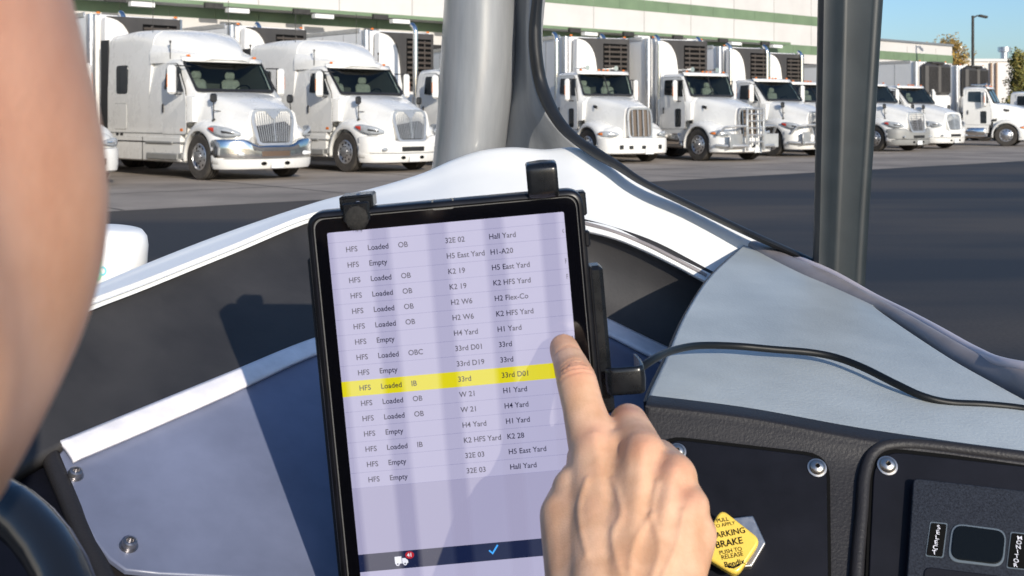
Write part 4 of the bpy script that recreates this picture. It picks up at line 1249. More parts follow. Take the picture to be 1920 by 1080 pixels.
# --- steering wheel, its rim just in the lower left corner
swc = Vector((-.385, .47, 1.10))
sw = empty('steering_wheel', swc)
tag(sw, 'black steering wheel rim cut off by the lower left corner', 'steering wheel')
ax = Vector((-.25, -.55, .8)).normalized()
a1 = ax.orthogonal().normalized(); a2 = ax.cross(a1)
m = MB(); Rr_ = .215
rings = []
for i in range(64):
    t = 2 * math.pi * i / 64
    c = (a1 * math.cos(t) + a2 * math.sin(t))
    rings.append([c * Rr_ + (c * math.cos(q) + ax * math.sin(q)) * .0135 for q in [2 * math.pi * k / 14 for k in range(14)]])
rings.append(rings[0])
m.ring_loft(rings, cap=False)
M_wheel = mat('glossy wheel rubber', (.012, .013, .015), .22, spec=.7)
m.build('rim', M_wheel, sw)
m = MB(); m.lathe([(0, -.05), (.05, -.05), (.06, -.02), (.05, .0), (0, .005)], (0, 0, 0), ax, 24); m.build('hub', M_wheel, sw)
for k in range(3):
    t = 2 * math.pi * k / 3 + .5; c = a1 * math.cos(t) + a2 * math.sin(t)
    m = MB(); m.tube([c * .04 - ax * .02, c * .12 - ax * .012, c * .212], [.014, .011, .009], 10); m.build('spoke', M_wheel, sw)
m = MB(); m.tube([-ax * .04, -ax * .45], .025, 14); m.build('column', M_dark, sw)

# ================================================================== tablet
TD = .71
T_TL, T_TR = P(613, 437, TD), P(1057, 397, TD)
T_BL = P(680, 1055, TD * 1.013)
TP = Plane(T_TL, T_TR, T_BL)
tx = (T_TR - T_TL).normalized(); tz = TP.n; ty = tz.cross(tx).normalized()
SW_ = (T_TR - T_TL).length; SH_ = SW_ * 1.6
px_ = SW_ / 446.0
TO = T_TL + tx * SW_ / 2 - ty * SH_ / 2
tab = empty('tablet', TO)
tag(tab, 'black cased tablet showing a lavender list with one yellow row', 'tablet')
TM = Matrix(((tx.x, ty.x, tz.x, 0), (tx.y, ty.y, tz.y, 0), (tx.z, ty.z, tz.z, 0), (0, 0, 0, 1)))
tab.matrix_world = Matrix.Translation(TO) @ TM
# local frame: x right, y up, z to the viewer, origin at the screen's centre
M_case = mat('tablet case black', (0.006, 0.006, 0.008), 0.33, spec=.35, var=.3, vscale=60, bump=.05, bscale=900)
M_bez = mat('tablet glass black', (0.002, 0.002, 0.003), 0.06, spec=.5, var=.0)
M_flap = mat('folio fabric', (0.03, 0.028, 0.028), 0.9, bump=.5, bscale=1800)
def rrect(x0, y0, x1, y1, r, z):
    return [Vector((p.x, p.y, z)) for p in rounded([Vector((x0, y0, 0)), Vector((x1, y0, 0)), Vector((x1, y1, 0)), Vector((x0, y1, 0))], r, 8)]
hx, hy = SW_ / 2, SH_ / 2
cl, cr, ct = 36 * px_, 38 * px_, 40 * px_
m = MB()
outs = []
for e, z in ((-.0005, -.016), (0, -.014), (.0, .0005), (-.0008, .0018), (-.0028, .0022), (-.0036, .0012), (-.0040, -.0004)):
    outs.append(rrect(-hx - cl - e * -1 if False else -hx - cl - e, -hy - ct - e, hx + cr + e, hy + ct + e, .011 + e, z))
m.ring_loft(outs, cap=False)
m.add(outs[0], [tuple(range(len(outs[0])))[::-1]])
m.build('case', M_case, tab, smooth=50)
m = MB(); m.add(rrect(-hx - cl + .0042, -hy - ct + .0042, hx + cr - .0042, hy + ct - .0042, .008, -.0006), [tuple(range(36))]); m.build('bezel_glass', M_bez, tab, smooth=0)
m = MB(); 
ol = rrect(-hx - cl + .0035, -hy - ct + .0035, hx + cr - .0035, hy + ct - .0035, .0085, -.0002)
il = rrect(-hx - cl + .0046, -hy - ct + .0046, hx + cr - .0046, hy + ct - .0046, .0078, -.0002)
n_ = len(ol); m.add(ol + il, [(i, (i + 1) % n_, n_ + (i + 1) % n_, n_ + i) for i in range(n_)])
m.build('glass_edge', mat('worn glass edge', (.12, .12, .12), .3), tab, smooth=0)
def emis(name, c, k=1.0, rough=.09):
    m = mat(name, (.004, .004, .005), rough, emit=c, estr=k, spec=.5)
    t = m.node_tree
    if any(n.type == 'TEX_WAVE' for n in t.nodes): return m
    # reflection bands painted into the base colour as upright streaks; dust specks on top
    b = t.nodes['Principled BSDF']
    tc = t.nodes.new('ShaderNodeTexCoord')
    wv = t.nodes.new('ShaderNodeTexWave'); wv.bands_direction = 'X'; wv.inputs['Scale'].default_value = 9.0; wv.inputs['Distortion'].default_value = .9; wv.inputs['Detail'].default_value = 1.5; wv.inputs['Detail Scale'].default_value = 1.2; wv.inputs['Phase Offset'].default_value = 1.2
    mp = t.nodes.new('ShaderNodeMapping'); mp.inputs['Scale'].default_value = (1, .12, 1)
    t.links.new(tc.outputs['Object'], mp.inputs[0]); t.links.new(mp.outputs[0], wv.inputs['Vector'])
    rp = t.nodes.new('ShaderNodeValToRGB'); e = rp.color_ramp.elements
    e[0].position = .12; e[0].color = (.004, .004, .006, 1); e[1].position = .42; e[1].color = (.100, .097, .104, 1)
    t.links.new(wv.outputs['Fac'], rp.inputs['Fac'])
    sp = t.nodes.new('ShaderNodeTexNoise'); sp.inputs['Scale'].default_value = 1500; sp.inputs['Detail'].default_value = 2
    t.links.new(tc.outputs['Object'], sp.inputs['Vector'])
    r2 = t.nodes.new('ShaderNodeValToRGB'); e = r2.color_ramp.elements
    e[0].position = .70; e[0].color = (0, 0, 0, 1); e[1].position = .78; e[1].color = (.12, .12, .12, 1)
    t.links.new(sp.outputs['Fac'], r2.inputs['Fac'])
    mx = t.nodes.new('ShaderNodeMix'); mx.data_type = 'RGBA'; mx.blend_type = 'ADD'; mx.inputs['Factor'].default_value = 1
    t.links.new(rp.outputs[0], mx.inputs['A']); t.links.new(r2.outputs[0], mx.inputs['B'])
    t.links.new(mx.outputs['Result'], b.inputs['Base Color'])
    return m
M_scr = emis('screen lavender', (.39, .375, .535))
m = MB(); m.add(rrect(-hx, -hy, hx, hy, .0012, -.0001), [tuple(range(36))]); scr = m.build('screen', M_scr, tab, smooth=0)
def uv(u, v, z=.0001): return Vector((-hx + u * px_, hy - v * px_, z))
def urect(m, u0, v0, u1, v1, z=.0001, mi=0): m.add([uv(u0, v1, z), uv(u1, v1, z), uv(u1, v0, z), uv(u0, v0, z)], [(0, 1, 2, 3)], mi)
V0, VP = 34.3, 29.35
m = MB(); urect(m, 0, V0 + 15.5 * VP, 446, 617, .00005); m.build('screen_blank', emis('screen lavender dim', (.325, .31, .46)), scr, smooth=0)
m = MB()
for k in range(-1, 16):
    if k in (8, 9): continue
    v = V0 + (k + .5) * VP; urect(m, 0, v - .45, 446, v + .45, .0001)
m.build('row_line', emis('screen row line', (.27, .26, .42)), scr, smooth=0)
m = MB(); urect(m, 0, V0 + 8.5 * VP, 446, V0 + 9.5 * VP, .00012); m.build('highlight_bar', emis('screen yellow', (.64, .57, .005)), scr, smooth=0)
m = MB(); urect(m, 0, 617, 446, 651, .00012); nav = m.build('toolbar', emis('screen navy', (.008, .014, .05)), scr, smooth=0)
ROWS = [('Loaded', 'OB', '32E 02', 'Hall Yard'), ('Empty', '', 'H5 East Yard', 'H1-A20'), ('Loaded', 'OB', 'K2 19', 'H5 East Yard'), ('Loaded', 'OB', 'K2 19', 'K2 HFS Yard'), ('Loaded', 'OB', 'H2 W6', 'H2 Flex-Co'),
        ('Loaded', 'OB', 'H2 W6', 'K2 HFS Yard'), ('Empty', '', 'H4 Yard', 'H1 Yard'), ('Loaded', 'OBC', '33rd D01', '33rd'), ('Empty', '', '33rd D19', '33rd'), ('Loaded', 'IB', '33rd', '33rd D01'), ('Loaded', 'OB', 'W 21', 'H1 Yard'),
        ('Loaded', 'OB', 'W 21', 'H4 Yard'), ('Empty', '', 'H4 Yard', 'H1 Yard'), ('Loaded', 'IB', 'K2 HFS Yard', 'K2 28'), ('Empty', '', '32E 03', 'H5 East Yard'), ('Empty', '', '32E 03', 'Hall Yard')]
m = MB()
fs = 14.4 * px_
X_, Y_ = Vector((1, 0, 0)), Vector((0, 1, 0))
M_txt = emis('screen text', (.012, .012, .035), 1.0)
for i, (a, b, c, d) in enumerate(ROWS):
    v = V0 + i * VP + .5
    for u, t in ((32, 'HFS'), (73, a), (130.5, b), (219, c), (301.5, d)):
        if t: m.text(t, uv(u, v, .0002), X_ * .94, Y_, fs, bold=.011)
for i, t in ((0, 'c'), (2, 'F'), (3, 'F'), (7, 'N')):
    m.text(t, uv(440, V0 + i * VP + .5, .0002), X_ * .6, Y_, fs * .95)
m.build('lettering', M_txt, scr, smooth=0)
# toolbar icons
m = MB()
def tp(pts, z=.0002, mi=0): m.add([uv(x, y, z) for x, y in pts][::-1], [tuple(range(len(pts)))], mi)
tp([(68, 627), (81, 627), (81, 641), (68, 641)]); tp([(82, 631), (88, 631), (93, 636), (93, 641), (82, 641)])
for cx_ in (73, 87): tp([(cx_ + 3.6 * math.cos(t), 641.5 + 3.6 * math.sin(t)) for t in [k * math.pi / 6 for k in range(12)]], .00025)
for cx_ in (73, 87): tp([(cx_ + 1.6 * math.cos(t), 641.5 + 1.6 * math.sin(t)) for t in [k * math.pi / 5 for k in range(10)]], .0003, 1)
m.build('truck_icon', [emis('icon white', (.75, .76, .85)), emis('icon hole', (.01, .012, .04))], nav, smooth=0)
m = MB(); tp([(97 + 8.5 * math.cos(t), 626 + 7 * math.sin(t)) for t in [k * math.pi / 9 for k in range(18)]], .0003)
m.text('41', uv(97, 626, .00035), X_, Y_, 10 * px_, 1, 'CENTER', .02)
m.build('count_badge', [emis('badge red', (.45, .02, .03)), emis('icon white', (.75, .76, .85))], nav, smooth=0)
m = MB(); tp([(247, 632), (249.5, 630), (254, 635), (264, 621), (266.5, 623), (254.5, 639.5)], .0002); m.build('check_icon', emis('check blue', (.05, .38, .95)), nav, smooth=0)
# cut-out at the top rim
m = MB()
no = rrect(-.0075, hy + .0082, .0065, hy + .0150, .002, .0); ni = rrect(-.0064, hy + .0092, .0054, hy + .0150, .0015, .0)
m.add(no + ni, [(i, (i + 1) % 36, 36 + (i + 1) % 36, 36 + i) for i in range(36)])
m.build('sensor_notch', mat('notch rim', (.16, .16, .155), .35), tab, smooth=0)
# folio flap hanging at the left, bar at the right
m = MB(); m.box((-hx - cl - .0018, -.016, -.014), (.004, SH_ + .0, .010), bev=.0015); m.build('folio_flap', M_flap, tab, smooth=0)
m = MB(); m.box((hx + cr + .0006, -.012, -.0045), (.0022, SH_ * .8, .010), bev=.0008); m.build('case_hinge', M_case, tab, smooth=0)
m = MB(); m.box((hx + cr + .0004, hy - .018, -.0012), (.0036, .010, .007), bev=.001); m.build('side_key', M_case, tab, smooth=0)

# ------------------------------------------------ tablet mount: plate, rails, four clips, arm
mt = empty('tablet_mount', TO)
mt.matrix_world = Matrix.Translation(TO - tz * .03) @ TM
tag(mt, 'black clamp mount gripping the tablet, with clips at its top and right edges', 'mount')
ZB = .03 - .022
M_mount = mat('mount plastic', (0.007, 0.008, 0.010), 0.28, var=.3, vscale=80, bump=.12, bscale=1500)
M_mpl = mat('mount plate dark', (0.02, 0.02, 0.022), 0.5)
def tl(u, v, z=0.0):      # screen pixel offsets from the screen's top left -> mount frame
    return Vector((-hx + u * px_, hy - v * px_, z + .03))
m = MB(); m.box((.0, 0, .03 - .024), (SW_ * .8, SH_ * .55, .012), bev=.003); m.build('back_plate', M_mpl, mt, smooth=0)
m = MB(); m.box(tl(497, 260, -.022), (.0105, .096, .016), bev=.0025); m.build('side_rail', M_mount, mt, smooth=30)
m = MB(); m.box(tl(474, -6, -.022), (.0125, .0155, .012), bev=.0012); m.build('corner_block', M_mount, mt, smooth=30)
def clip(u, v, w_, along, name, front, reach, parent=mt, mi=M_mount):
    """bent strap that comes from behind, over the edge and down on the front; along: outward unit vector"""
    side = Vector((-along.y, along.x, 0))
    c = tl(u, v)
    prof_ = [(reach, -.024, .0), (reach + .0015, -.010, .0), (reach + .0012, .003, 0), (reach - .0006, .0068, 0), (reach - .004, .0080, 0), (front * .4, .0072, 0), (.0, .0060, 0), (-.002, .0040, 0)]
    out, inn = crom([Vector((a, b, 0)) for a, b, _ in prof_], 30), []
    m = MB()
    for i, p in enumerate(out):
        d = (out[min(i + 1, 29)] - out[max(i - 1, 0)]).normalized()
        inn.append(p + Vector((d.y, -d.x, 0)) * -.0022)
    rings = []
    for p, q in zip(out, inn):
        a = c + along * p.x + Vector((0, 0, p.y)); b = c + along * q.x + Vector((0, 0, q.y))
        n1 = (a - b).normalized() * .0007
        rings.append([a - side * (w_ / 2 - .001), a + n1 * .3 - side * (w_ / 2 - .003), a + n1, a + n1 * .3 + side * (w_ / 2 - .003), a + side * (w_ / 2 - .001), a * .5 + b * .5 + side * w_ / 2, b + side * w_ / 2, b - side * w_ / 2, a * .5 + b * .5 - side * w_ / 2])
    m.ring_loft(rings)
    return m.build(name, mi, parent, smooth=50)
up = Vector((0, 1, 0)); rt = Vector((1, 0, 0))
clip(411, -38, 58 * px_, up, 'clip', .006, .018)
clip(503, 325, 52 * px_, rt, 'clip', .008, .021)
clip(225, 757, 58 * px_, -up, 'clip', .006, .012)
# open clip with a felt pad at the top left
m = MB()
m.box(tl(60, -45, -.004), (60 * px_, .011, .003), bev=.0008); m.box(tl(60, -62, -.012), (60 * px_, .0022, .020), bev=.0008)
m.box(tl(31, -52, -.011), (.0022, .008, .018), bev=.0006); m.box(tl(88, -52, -.011), (.0022, .008, .018), bev=.0006)
m.box(tl(60, -36, .0025), (50 * px_, .012, .0035), bev=.001)
cl2 = m.build('clip', M_mount, mt, smooth=30)
m = MB(); m.lathe([(.0042, 0), (.0042, .0008), (.0032, .0015), (.0012, .0017), (.001, .0008), (0, .0008)], tl(62, -57, -.006), (0, .8, .6), 16); m.build('screw', m_darkbolt, cl2)
rnd = random.Random(4)
m = MB(); m.ell(tl(60, -26, .0030), (.0078, .0078, .0028), nu=20, nv=12)
for k in range(900):
    a = rnd.random() * 6.28; r_ = math.sqrt(rnd.random()) * .82
    p = tl(60, -24, .0032) + Vector((math.cos(a) * .0088 * r_, math.sin(a) * .0100 * r_, .002 * (1 - r_ * r_)))
    q = p + Vector([rnd.gauss(0, .0009), rnd.gauss(0, .0009), abs(rnd.gauss(0, .0008))])
    m.add([p, p + Vector((.0004, 0, 0)), q], [(0, 1, 2)])
m.build('felt_pad', mat('grey felt', (.020, .019, .018), .95, var=.4, vscale=400), cl2, smooth=0, recalc=False)
m = MB(); m.tube([(0, -.03, -.002), (0, -.05, -.05), (.02, -.10, -.10), (.05, -.20, -.16)], [.018, .016, .015, .016], 16); m.build('arm', M_mount, mt)

# ------------------------------------------------ cable
m = MB()
pts = [P(1170, 712, .735), P(1198, 692, .742)]
for x, y, h in [(1228, 672, .030), (1262, 657, .024), (1310, 648, .018), (1380, 649, .014), (1450, 655, .013), (1520, 661, .012), (1570, 671, .011), (1620, 690, .010), (1680, 720, .008), (1730, 743, .005), (1780, 755, .003), (1850, 759, .003), (1930, 768, .003), (2040, 790, .003)]:
    pts.append(PAD.at(x, y, h))
c0 = pts[4].copy()
path = crom(pts, 120)
m.T = Matrix.Translation(-c0)
m.tube(path, .0027, 12)
cb = m.build('charging_cable', mat('cable sheath', (.006, .007, .008), .45, spec=.3), None)
cb.location = c0
tag(cb, 'thin black cable running from the tablet mount across the dash top', 'cable')

# ================================================================== the driver: one continuous skin, hair and shirt as children
def capsule(m, a, b, ra, rb, n=18):
    a, b = Vector(a), Vector(b)
    d = (b - a); L = d.length; d = d / L
    pr = []
    for k in range(7):
        t = math.pi / 2 * (1 - k / 6); pr.append((ra * math.cos(t), -ra * math.sin(t)))
    for k in range(7):
        t = math.pi / 2 * k / 6; pr.append((rb * math.cos(t), L + rb * math.sin(t)))
    m.lathe(pr, a, d, n)
def chain(m, pts):
    for (a, ra), (b, rb) in zip(pts[:-1], pts[1:]): capsule(m, a, b, ra, rb)
def PP(x, y, d): return P(x, y, d)
IDX = [PP(1057, 653, .6985), PP(1067, 677, .684), PP(1081, 713, .662), PP(1093, 762, .648), PP(1114, 838, .630)]
MIDF = [PP(1203, 856, .610), PP(1178, 793, .650), PP(1172, 850, .674), PP(1166, 885, .655)]
RNG = [PP(1262, 896, .596), PP(1236, 858, .636), PP(1225, 905, .657), PP(1215, 935, .638)]
PNK = [PP(1288, 952, .584), PP(1276, 912, .616), PP(1265, 945, .634), PP(1255, 972, .62)]
THB = [PP(1100, 1170, .555), PP(1060, 968, .604), PP(1084, 900, .645), PP(1118, 872, .664)]
CARP = [PP(1130, 1190, .535), PP(1165, 1205, .531), PP(1200, 1210, .53), PP(1212, 1205, .533)]
WRI = PP(1186, 1265, .518)
ELB = Vector((.115, .285, 1.03)); SHO = Vector((.055, .045, 1.215))
hb = MB()
chain(hb, list(zip(IDX, (.0091, .0101, .0120, .0121, .0146))))
hb.ell(IDX[2] + Vector((0, -.002, .001)), (.0118, .011, .0105))
chain(hb, list(zip(MIDF, (.0140, .0112, .0100, .0092))))
chain(hb, list(zip(RNG, (.0130, .0104, .0094, .0088))))
chain(hb, list(zip(PNK, (.0118, .0092, .0082, .0078))))
chain(hb, list(zip(THB, (.0185, .0140, .0112, .0095))))
for mc, cp, r0, r1 in ((IDX[4], CARP[0], .0140, .0165), (MIDF[0], CARP[1], .0138, .0165), (RNG[0], CARP[2], .0130, .0160), (PNK[0], CARP[3], .0120, .0150)):
    capsule(hb, mc, cp, r0, r1)
pd = Vector((-.10, .62, -.78)) * .012         # towards the palm
for a, b, r in ((IDX[4], CARP[0], .014), (MIDF[0], CARP[1], .015), (RNG[0], CARP[2], .0145), (PNK[0], CARP[3], .014)):
    capsule(hb, a + pd, b + pd, r, r + .001)
capsule(hb, THB[1].lerp(IDX[4], .35), THB[0].lerp(CARP[0], .4), .0135, .017)
capsule(hb, IDX[4].lerp(MIDF[0], .5) + pd * .3, CARP[1], .013, .016)
capsule(hb, MIDF[0].lerp(RNG[0], .5) + pd * .3, CARP[2], .0125, .016)
capsule(hb, RNG[0].lerp(PNK[0], .5) + pd * .3, CARP[2], .012, .016)
capsule(hb, PNK[0] + Vector((.003, -.004, -.012)), CARP[3] + Vector((.004, 0, 0)), .012, .0155)
for k in (-1, 0, 1):
    side = Vector((.012 * k, 0, 0))
    chain(hb, [(CARP[1].lerp(CARP[2], .5) + side, .020), (WRI + side * .9, .0195), (WRI.lerp(ELB, .35) + side * 1.1, .027), (ELB, .038)])
chain(hb, [(ELB, .042), (ELB.lerp(SHO, .5), .048), (SHO, .056)])
# head, face turned a little to the tablet
HC = Vector((-.1450, .150, 1.4670))
HR = Matrix.Rotation(R(-14), 3, 'Z')
def h(x, y, z): return HC + HR @ Vector((x, y, z))
hb.ell(h(0, -.015, .02), (.075, .093, .086), HR)
hb.ell(h(0, .035, -.035), (.067, .062, .082), HR)
for s_ in (-1, 1):
    hb.ell(h(s_ * .041, .046, -.052), (.027, .036, .046), HR)               # cheek
    chain(hb, [(h(s_ * .057, .0, -.045), .022), (h(s_ * .053, .016, -.074), .024), (h(s_ * .020, .070, -.102), .018)])
    hb.ell(h(s_ * .028, .076, .012), (.022, .012, .008), HR)                # brow
    hb.ell(h(s_ * .077, -.012, -.008), (.006, .017, .031), HR @ Matrix.Rotation(R(14 * s_), 3, 'Z'))   # ear
    hb.ell(h(s_ * .082, -.016, .006), (.006, .015, .018), HR @ Matrix.Rotation(R(24 * s_), 3, 'Z'))
hb.ell(h(0, .080, -.104), (.018, .015, .015), HR)                           # chin
chain(hb, [(h(0, .082, .005), .008), (h(0, .104, -.030), .0115), (h(0, .092, -.040), .010)])   # nose
for s_ in (-1, 1): hb.ell(h(s_ * .011, .092, -.036), (.008, .010, .008), HR)
hb.ell(h(0, .085, -.065), (.024, .011, .006), HR); hb.ell(h(0, .084, -.076), (.020, .010, .006), HR)
chain(hb, [(h(0, -.02, -.05), .052), (h(0, -.045, -.17), .058), (h(0, -.06, -.24), .075)])
CH = h(0, -.06, -.30)
# shoulders, chest, left arm
LSH = Vector((CH.x * 2 - SHO.x, .06, 1.215))
chain(hb, [(SHO, .056), (CH + Vector((.06, 0, .03)), .07), (CH + Vector((-.06, 0, .03)), .07), (LSH, .056)])
hb.ell(CH + Vector((0, -.01, -.16)), (.16, .10, .24))
LEL = Vector((-.39, .20, .98)); LWR = Vector((-.335, .43, 1.03))
chain(hb, [(LSH, .056), (LSH.lerp(LEL, .5), .048), (LEL, .040), (LEL.lerp(LWR, .35), .036), (LWR, .026)])
kn = LWR + Vector((.0, .06, .02)); hb.ell(LWR.lerp(kn, .5), (.04, .05, .02))
for k in range(4):
    b0 = kn + Vector((-.028 + .018 * k, .012, .0)); chain(hb, [(b0, .011), (b0 + Vector((0, .03, -.008)), .0095), (b0 + Vector((0, .032, -.034)), .009), (b0 + Vector((0, .014, -.045)), .0085)])
chain(hb, [(LWR + Vector((.03, .02, 0)), .014), (kn + Vector((.048, -.01, -.01)), .012), (kn + Vector((.044, .02, -.03)), .010)])

tmp = hb.build('skin_blocks', M_black, None, smooth=0)
md = tmp.modifiers.new('union', 'REMESH'); md.mode = 'VOXEL'; md.voxel_size = .0014; md.use_smooth_shade = True
ms = tmp.modifiers.new('soften', 'SMOOTH'); ms.factor = .5; ms.iterations = 14
dg = bpy.context.evaluated_depsgraph_get()
skin = bpy.data.meshes.new_from_object(tmp.evaluated_get(dg))
bpy.data.objects.remove(tmp)
# --- knuckles, tendons, veins and creases pressed into the surface
nv = len(skin.vertices)
co = np.empty(nv * 3, 'f'); skin.vertices.foreach_get('co', co); co = co.reshape(-1, 3).astype('d')
no = np.empty(nv * 3, 'f'); skin.vertices.foreach_get('normal', no); no = no.reshape(-1, 3).astype('d')
disp = np.zeros(nv); flush_warm_light = np.zeros(nv)
# the head softened further, so that its forms run into each other
ed = np.empty(len(skin.edges) * 2, 'i'); skin.edges.foreach_get('vertices', ed); ed = ed.reshape(-1, 2)
hm = (co[:, 2] > 1.20) & (co[:, 1] < .40) & (co[:, 0] < -.03)
wgt = np.clip((co[:, 2] - 1.20) / .06, 0, 1) * hm
deg = np.bincount(ed.ravel(), minlength=nv)
eh = ed[hm[ed[:, 0]] | hm[ed[:, 1]]]
for _ in range(260):
    acc = np.zeros_like(co)
    for k in range(3):
        acc[:, k] = np.bincount(eh[:, 0], co[eh[:, 1], k], nv) + np.bincount(eh[:, 1], co[eh[:, 0], k], nv)
    dh = np.maximum(np.bincount(eh.ravel(), minlength=nv), 1)[:, None]
    co += (acc / dh - co) * (.6 * wgt)[:, None] * (dh > 1)
near = np.where((co[:, 1] > .44) & (co[:, 0] > -.02))[0]
c, n_ = co[near], no[near]
dors = np.clip((n_ @ np.array(Vector((.05, -.80, .60)).normalized())) * 1.6 - .1, 0, 1)
d_, f_ = np.zeros(len(near)), np.zeros(len(near))
def A(v): return np.array(v)
def blob(p, s): return np.exp(-((c - A(p)) ** 2).sum(1) / (2 * s * s))
def segd(a, b):
    a, b = A(a), A(b); ab = b - a
    t = np.clip(((c - a) @ ab) / (ab @ ab), 0, 1)
    return np.sqrt(((c - a - t[:, None] * ab) ** 2).sum(1)), t
bk = Vector((0, -.011, .008))
for p, s, k in ((IDX[4], .008, .0020), (MIDF[0], .008, .0020), (RNG[0], .0075, .0017), (PNK[0], .007, .0016), (MIDF[1], .007, .0006), (IDX[2], .006, .0004)):
    g_ = blob(p + bk, s); d_ += k * g_ * dors; f_ += .42 * blob(p + bk * .9, s * .9) * dors
for a, b in ((IDX[4], MIDF[0]), (MIDF[0], RNG[0]), (RNG[0], PNK[0])):
    d_ -= .0016 * blob(a.lerp(b, .5) + bk, .0055) * dors
    l, t = segd(a.lerp(b, .5) + bk, CARP[1].lerp(CARP[2], .5) + bk * 1.3); d_ -= .0012 * np.exp(-(l / .0045) ** 2) * (1 - t) * dors
for a, b in ((IDX[4], CARP[1]), (MIDF[0], CARP[1]), (RNG[0], CARP[2]), (PNK[0], CARP[2])):
    l, t = segd(A(a + bk * 1.1), A(b + bk * 1.4)); d_ += .0012 * np.exp(-(l / .0036) ** 2) * np.clip(1.1 - t, 0, 1) * dors
vein = [[(1150, 900, .58), (1165, 960, .57), (1150, 1010, .56), (1168, 1090, .545)], [(1232, 905, .575), (1222, 965, .565), (1238, 1030, .552), (1215, 1100, .54)], [(1222, 965, .565), (1190, 1020, .555), (1180, 1090, .545)], [(1100, 900, .60), (1085, 960, .59), (1100, 1040, .57)], [(1280, 960, .567), (1270, 1020, .56), (1240, 1090, .548)]]
scx = (c[:, 0] / c[:, 1]) * F + CX; scy = HZ - (c[:, 2] - EYE) / c[:, 1] * F
for v in vein:
    pts = crom([Vector((x, y, 0)) for x, y, _ in v], 16)
    dist = np.full(len(near), 1e9)
    for a, b in zip(pts[:-1], pts[1:]):
        ab = A(b - a)[:2]; pc = np.stack([scx, scy], 1) - A(a)[:2]
        t = np.clip((pc @ ab) / (ab @ ab), 0, 1)
        dist = np.minimum(dist, np.hypot(*(pc - t[:, None] * ab).T))
    d_ += .0009 * np.exp(-(dist / 6.0) ** 2) * dors
def creases(p, axis, offs, amp, w_, reach):
    ax = A(axis); ax = ax / np.linalg.norm(ax); q = c - A(p)
    s_ = q @ ax; lat = np.linalg.norm(q - s_[:, None] * ax, axis=1)
    for o_, k in offs:
        bow = .0016 * (q[:, 0] / .01) ** 2 * (1 if o_ > 0 else -1)
        d = s_ - o_ + bow
        d__ = -amp * k * np.exp(-(d / w_) ** 2) * (lat < reach) * dors
        d_[:] += d__
        f_[:] += .25 * k * np.exp(-(d / (w_ * 1.6)) ** 2) * (lat < reach) * dors
creases(IDX[2], IDX[1] - IDX[3], [(-.006, .7), (-.003, 1), (0, 1), (.003, 1), (.0058, .6)], .0011, .0009, .016)
creases(IDX[1], IDX[0] - IDX[2], [(-.001, .7), (.0016, .8)], .0005, .0008, .014)
rs = np.random.RandomState(3)
ph = rs.rand(6) * 6.28
lump = sum(np.sin(c @ (rs.randn(3) * 240) + ph[i]) for i in range(6)) / 6
d_ += .0003 * lump * dors
f_ += .18 * blob(IDX[0], .010) + .3 * np.clip(lump, 0, 1) * .5
co[near] += n_ * d_[:, None]; flush_warm_light[near] = f_
ear = np.exp(-((co - A(h(.082, -.012, -.005))) ** 2).sum(1) / (2 * .022 ** 2)); flush_warm_light += 1.1 * ear + .6 * np.exp(-((co - A(h(.060, .02, -.01))) ** 2).sum(1) / (2 * .055 ** 2))  # backlit red of the ear and warm light on the cheek, painted as redness
skin.vertices.foreach_set('co', co.astype('f').ravel())
at = skin.attributes.new('flush_warm_light', 'FLOAT', 'POINT'); at.data.foreach_set('value', np.clip(flush_warm_light, 0, 1).astype('f'))
skin.materials.clear()
ORG = Vector((-.13, .05, 1.0))
skin.transform(Matrix.Translation(-ORG))
skin.shade_smooth()
def skin_mat():
    m = mat('skin', (0.60, 0.375, 0.255), 0.46, sss=.12, spec=.45)
    t = m.node_tree; b = t.nodes['Principled BSDF']
    tc = t.nodes.new('ShaderNodeTexCoord')
    n1 = t.nodes.new('ShaderNodeTexNoise'); n1.inputs['Scale'].default_value = 55; n1.inputs['Detail'].default_value = 5
    t.links.new(tc.outputs['Object'], n1.inputs['Vector'])
    r1 = t.nodes.new('ShaderNodeValToRGB')
    r1.color_ramp.elements[0].position = .35; r1.color_ramp.elements[0].color = (.58, .325, .19, 1)
    r1.color_ramp.elements[1].position = .68; r1.color_ramp.elements[1].color = (.76, .47, .305, 1)
    t.links.new(n1.outputs['Fac'], r1.inputs['Fac'])
    a = t.nodes.new('ShaderNodeAttribute'); a.attribute_name = 'flush_warm_light'
    mx = t.nodes.new('ShaderNodeMix'); mx.data_type = 'RGBA'
    ml = t.nodes.new('ShaderNodeMath'); ml.operation = 'MULTIPLY'; ml.inputs[1].default_value = .75
    t.links.new(a.outputs['Fac'], ml.inputs[0]); t.links.new(ml.outputs[0], mx.inputs['Factor'])
    t.links.new(r1.outputs[0], mx.inputs['A']); mx.inputs['B'].default_value = (.58, .20, .135, 1)
    t.links.new(mx.outputs['Result'], b.inputs['Base Color'])
    v = t.nodes.new('ShaderNodeTexVoronoi'); v.inputs['Scale'].default_value = 900
    n2 = t.nodes.new('ShaderNodeTexNoise'); n2.inputs['Scale'].default_value = 420; n2.inputs['Detail'].default_value = 4
    for q in (v, n2): t.links.new(tc.outputs['Object'], q.inputs['Vector'])
    ad = t.nodes.new('ShaderNodeMath'); ad.operation = 'ADD'
    t.links.new(v.outputs['Distance'], ad.inputs[0]); t.links.new(n2.outputs['Fac'], ad.inputs[1])
    bp = t.nodes.new('ShaderNodeBump'); bp.inputs['Strength'].default_value = .16; bp.inputs['Distance'].default_value = .0006
    t.links.new(ad.outputs[0], bp.inputs['Height']); t.links.new(bp.outputs[0], b.inputs['Normal'])
    return m
skin.materials.append(skin_mat())
per = bpy.data.objects.new('person', skin); COL.objects.link(per); per.location = ORG
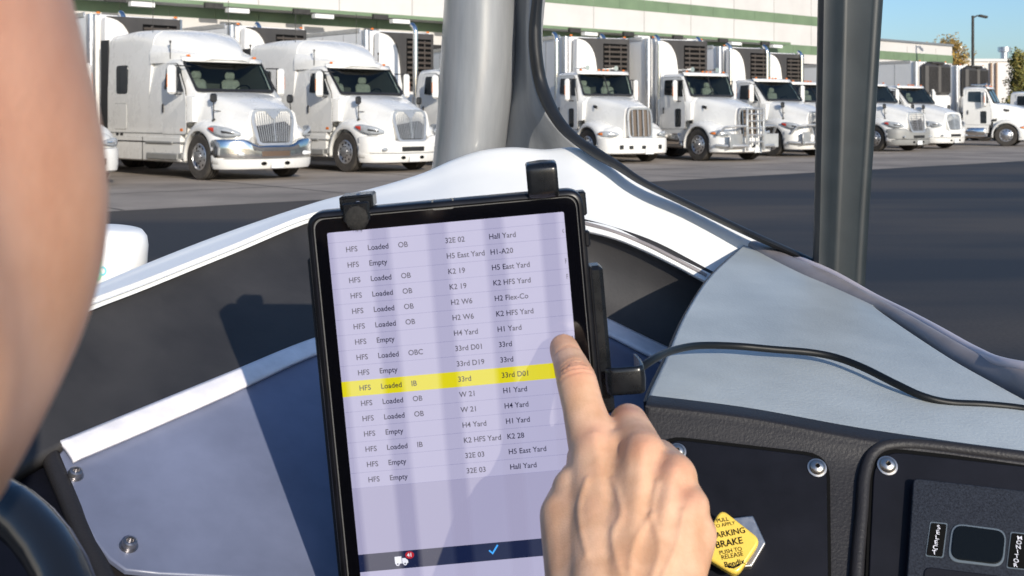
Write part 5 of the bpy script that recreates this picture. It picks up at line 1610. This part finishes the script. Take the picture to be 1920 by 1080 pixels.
tag(per, 'person at the wheel, cheek blurred close by, pointing at the tablet', 'person')
PI_ = Matrix.Translation(-ORG)
# nail
ax_ = (IDX[0] - IDX[1]).normalized(); dv = Vector((-.05, -.62, .78)); dv = (dv - ax_ * dv.dot(ax_)).normalized(); sv = ax_.cross(dv)
m = MB(); m.T = PI_
rows = []
for i in range(9):
    t = i / 8
    r_ = []
    for j in range(11):
        u = (j - 5) / 5
        hw = .0062 * (1 - .25 * (1 - t) ** 2)
        r_.append(IDX[0] + ax_ * (-.0068 + .0105 * t - .0022 * u * u * t * t + .0016 * u * u * (1 - t)) + sv * (hw * math.sin(u * 1.1) / math.sin(1.1)) + dv * (.0088 - .0030 * (1 - math.cos(u * 1.2)) / (1 - math.cos(1.2)) - .0018 * t * t))
    rows.append(r_)
m.grid(rows)
solid(m.build('fingernail', mat('fingernail', (.76, .52, .43), .38, spec=.4), per, smooth=60, recalc=False), .0006, 0)
# hair, eyes
rnd = random.Random(11)
m = MB(); m.T = PI_
for k in range(2600):
    th = rnd.random() * 6.28; z = rnd.uniform(-.55, 1)
    q = Vector((math.cos(th) * math.sqrt(1 - z * z), math.sin(th) * math.sqrt(1 - z * z), z))
    if q.y > .25 and z < .62: continue
    if z < -.1 and (q.y > -.1): continue
    p = Vector((q.x * .0755, q.y * .0935 - .015, q.z * .0865 + .02))
    d = (q + Vector([rnd.gauss(0, .5) for _ in range(3)]) + Vector((0, -.3, -.5))).normalized()
    s_ = d.cross(q).normalized() * .0016
    e = p + d * rnd.uniform(.010, .022) + q * .003
    m.add([h(*(p - s_)), h(*(p + s_)), h(*e)], [(0, 1, 2)])
m.ell(h(0, -.019, .026), (.0752, .0925, .0845), HR, 30, 20)
m.build('hair', mat('dark brown hair', (.035, .022, .015), .6, var=.4, vscale=120), per, smooth=0, recalc=False)
for s_ in (-1, 1):
    m = MB(); m.T = PI_; m.ell(h(s_ * .030, .078, -.004), (.0125, .0125, .0125)); e_ = m.build('eye', mat('eye white', (.75, .72, .68), .15), per)
    m = MB(); m.T = PI_; m.lathe([(.0055, 0), (0, .0015)], h(s_ * .030, .0895, -.004), HR @ Vector((0, 1, 0)), 14); m.build('iris', mat('iris', (.05, .03, .02), .1), e_)
# shirt
m = MB(); m.T = PI_
chain(m, [(SHO, .064), (CH + Vector((.06, 0, .02)), .078), (CH + Vector((-.06, 0, .02)), .078), (LSH, .064)])
m.ell(CH + Vector((0, -.01, -.16)), (.175, .115, .26))
chain(m, [(SHO, .064), (SHO.lerp(ELB, .55), .056)]); chain(m, [(LSH, .064), (LSH.lerp(LEL, .55), .056)])
sh = m.build('shirt_blocks', M_black, None, smooth=0)
md = sh.modifiers.new('union', 'REMESH'); md.mode = 'VOXEL'; md.voxel_size = .006; md.use_smooth_shade = True
ms = sh.modifiers.new('soften', 'SMOOTH'); ms.factor = .5; ms.iterations = 6
dg = bpy.context.evaluated_depsgraph_get()
shm = bpy.data.meshes.new_from_object(sh.evaluated_get(dg)); bpy.data.objects.remove(sh)
shm.materials.clear(); shm.materials.append(mat('navy shirt cloth', (.02, .025, .045), .9, var=.2, vscale=90, bump=.3, bscale=700))
sho = bpy.data.objects.new('shirt', shm); COL.objects.link(sho); sho.parent = per
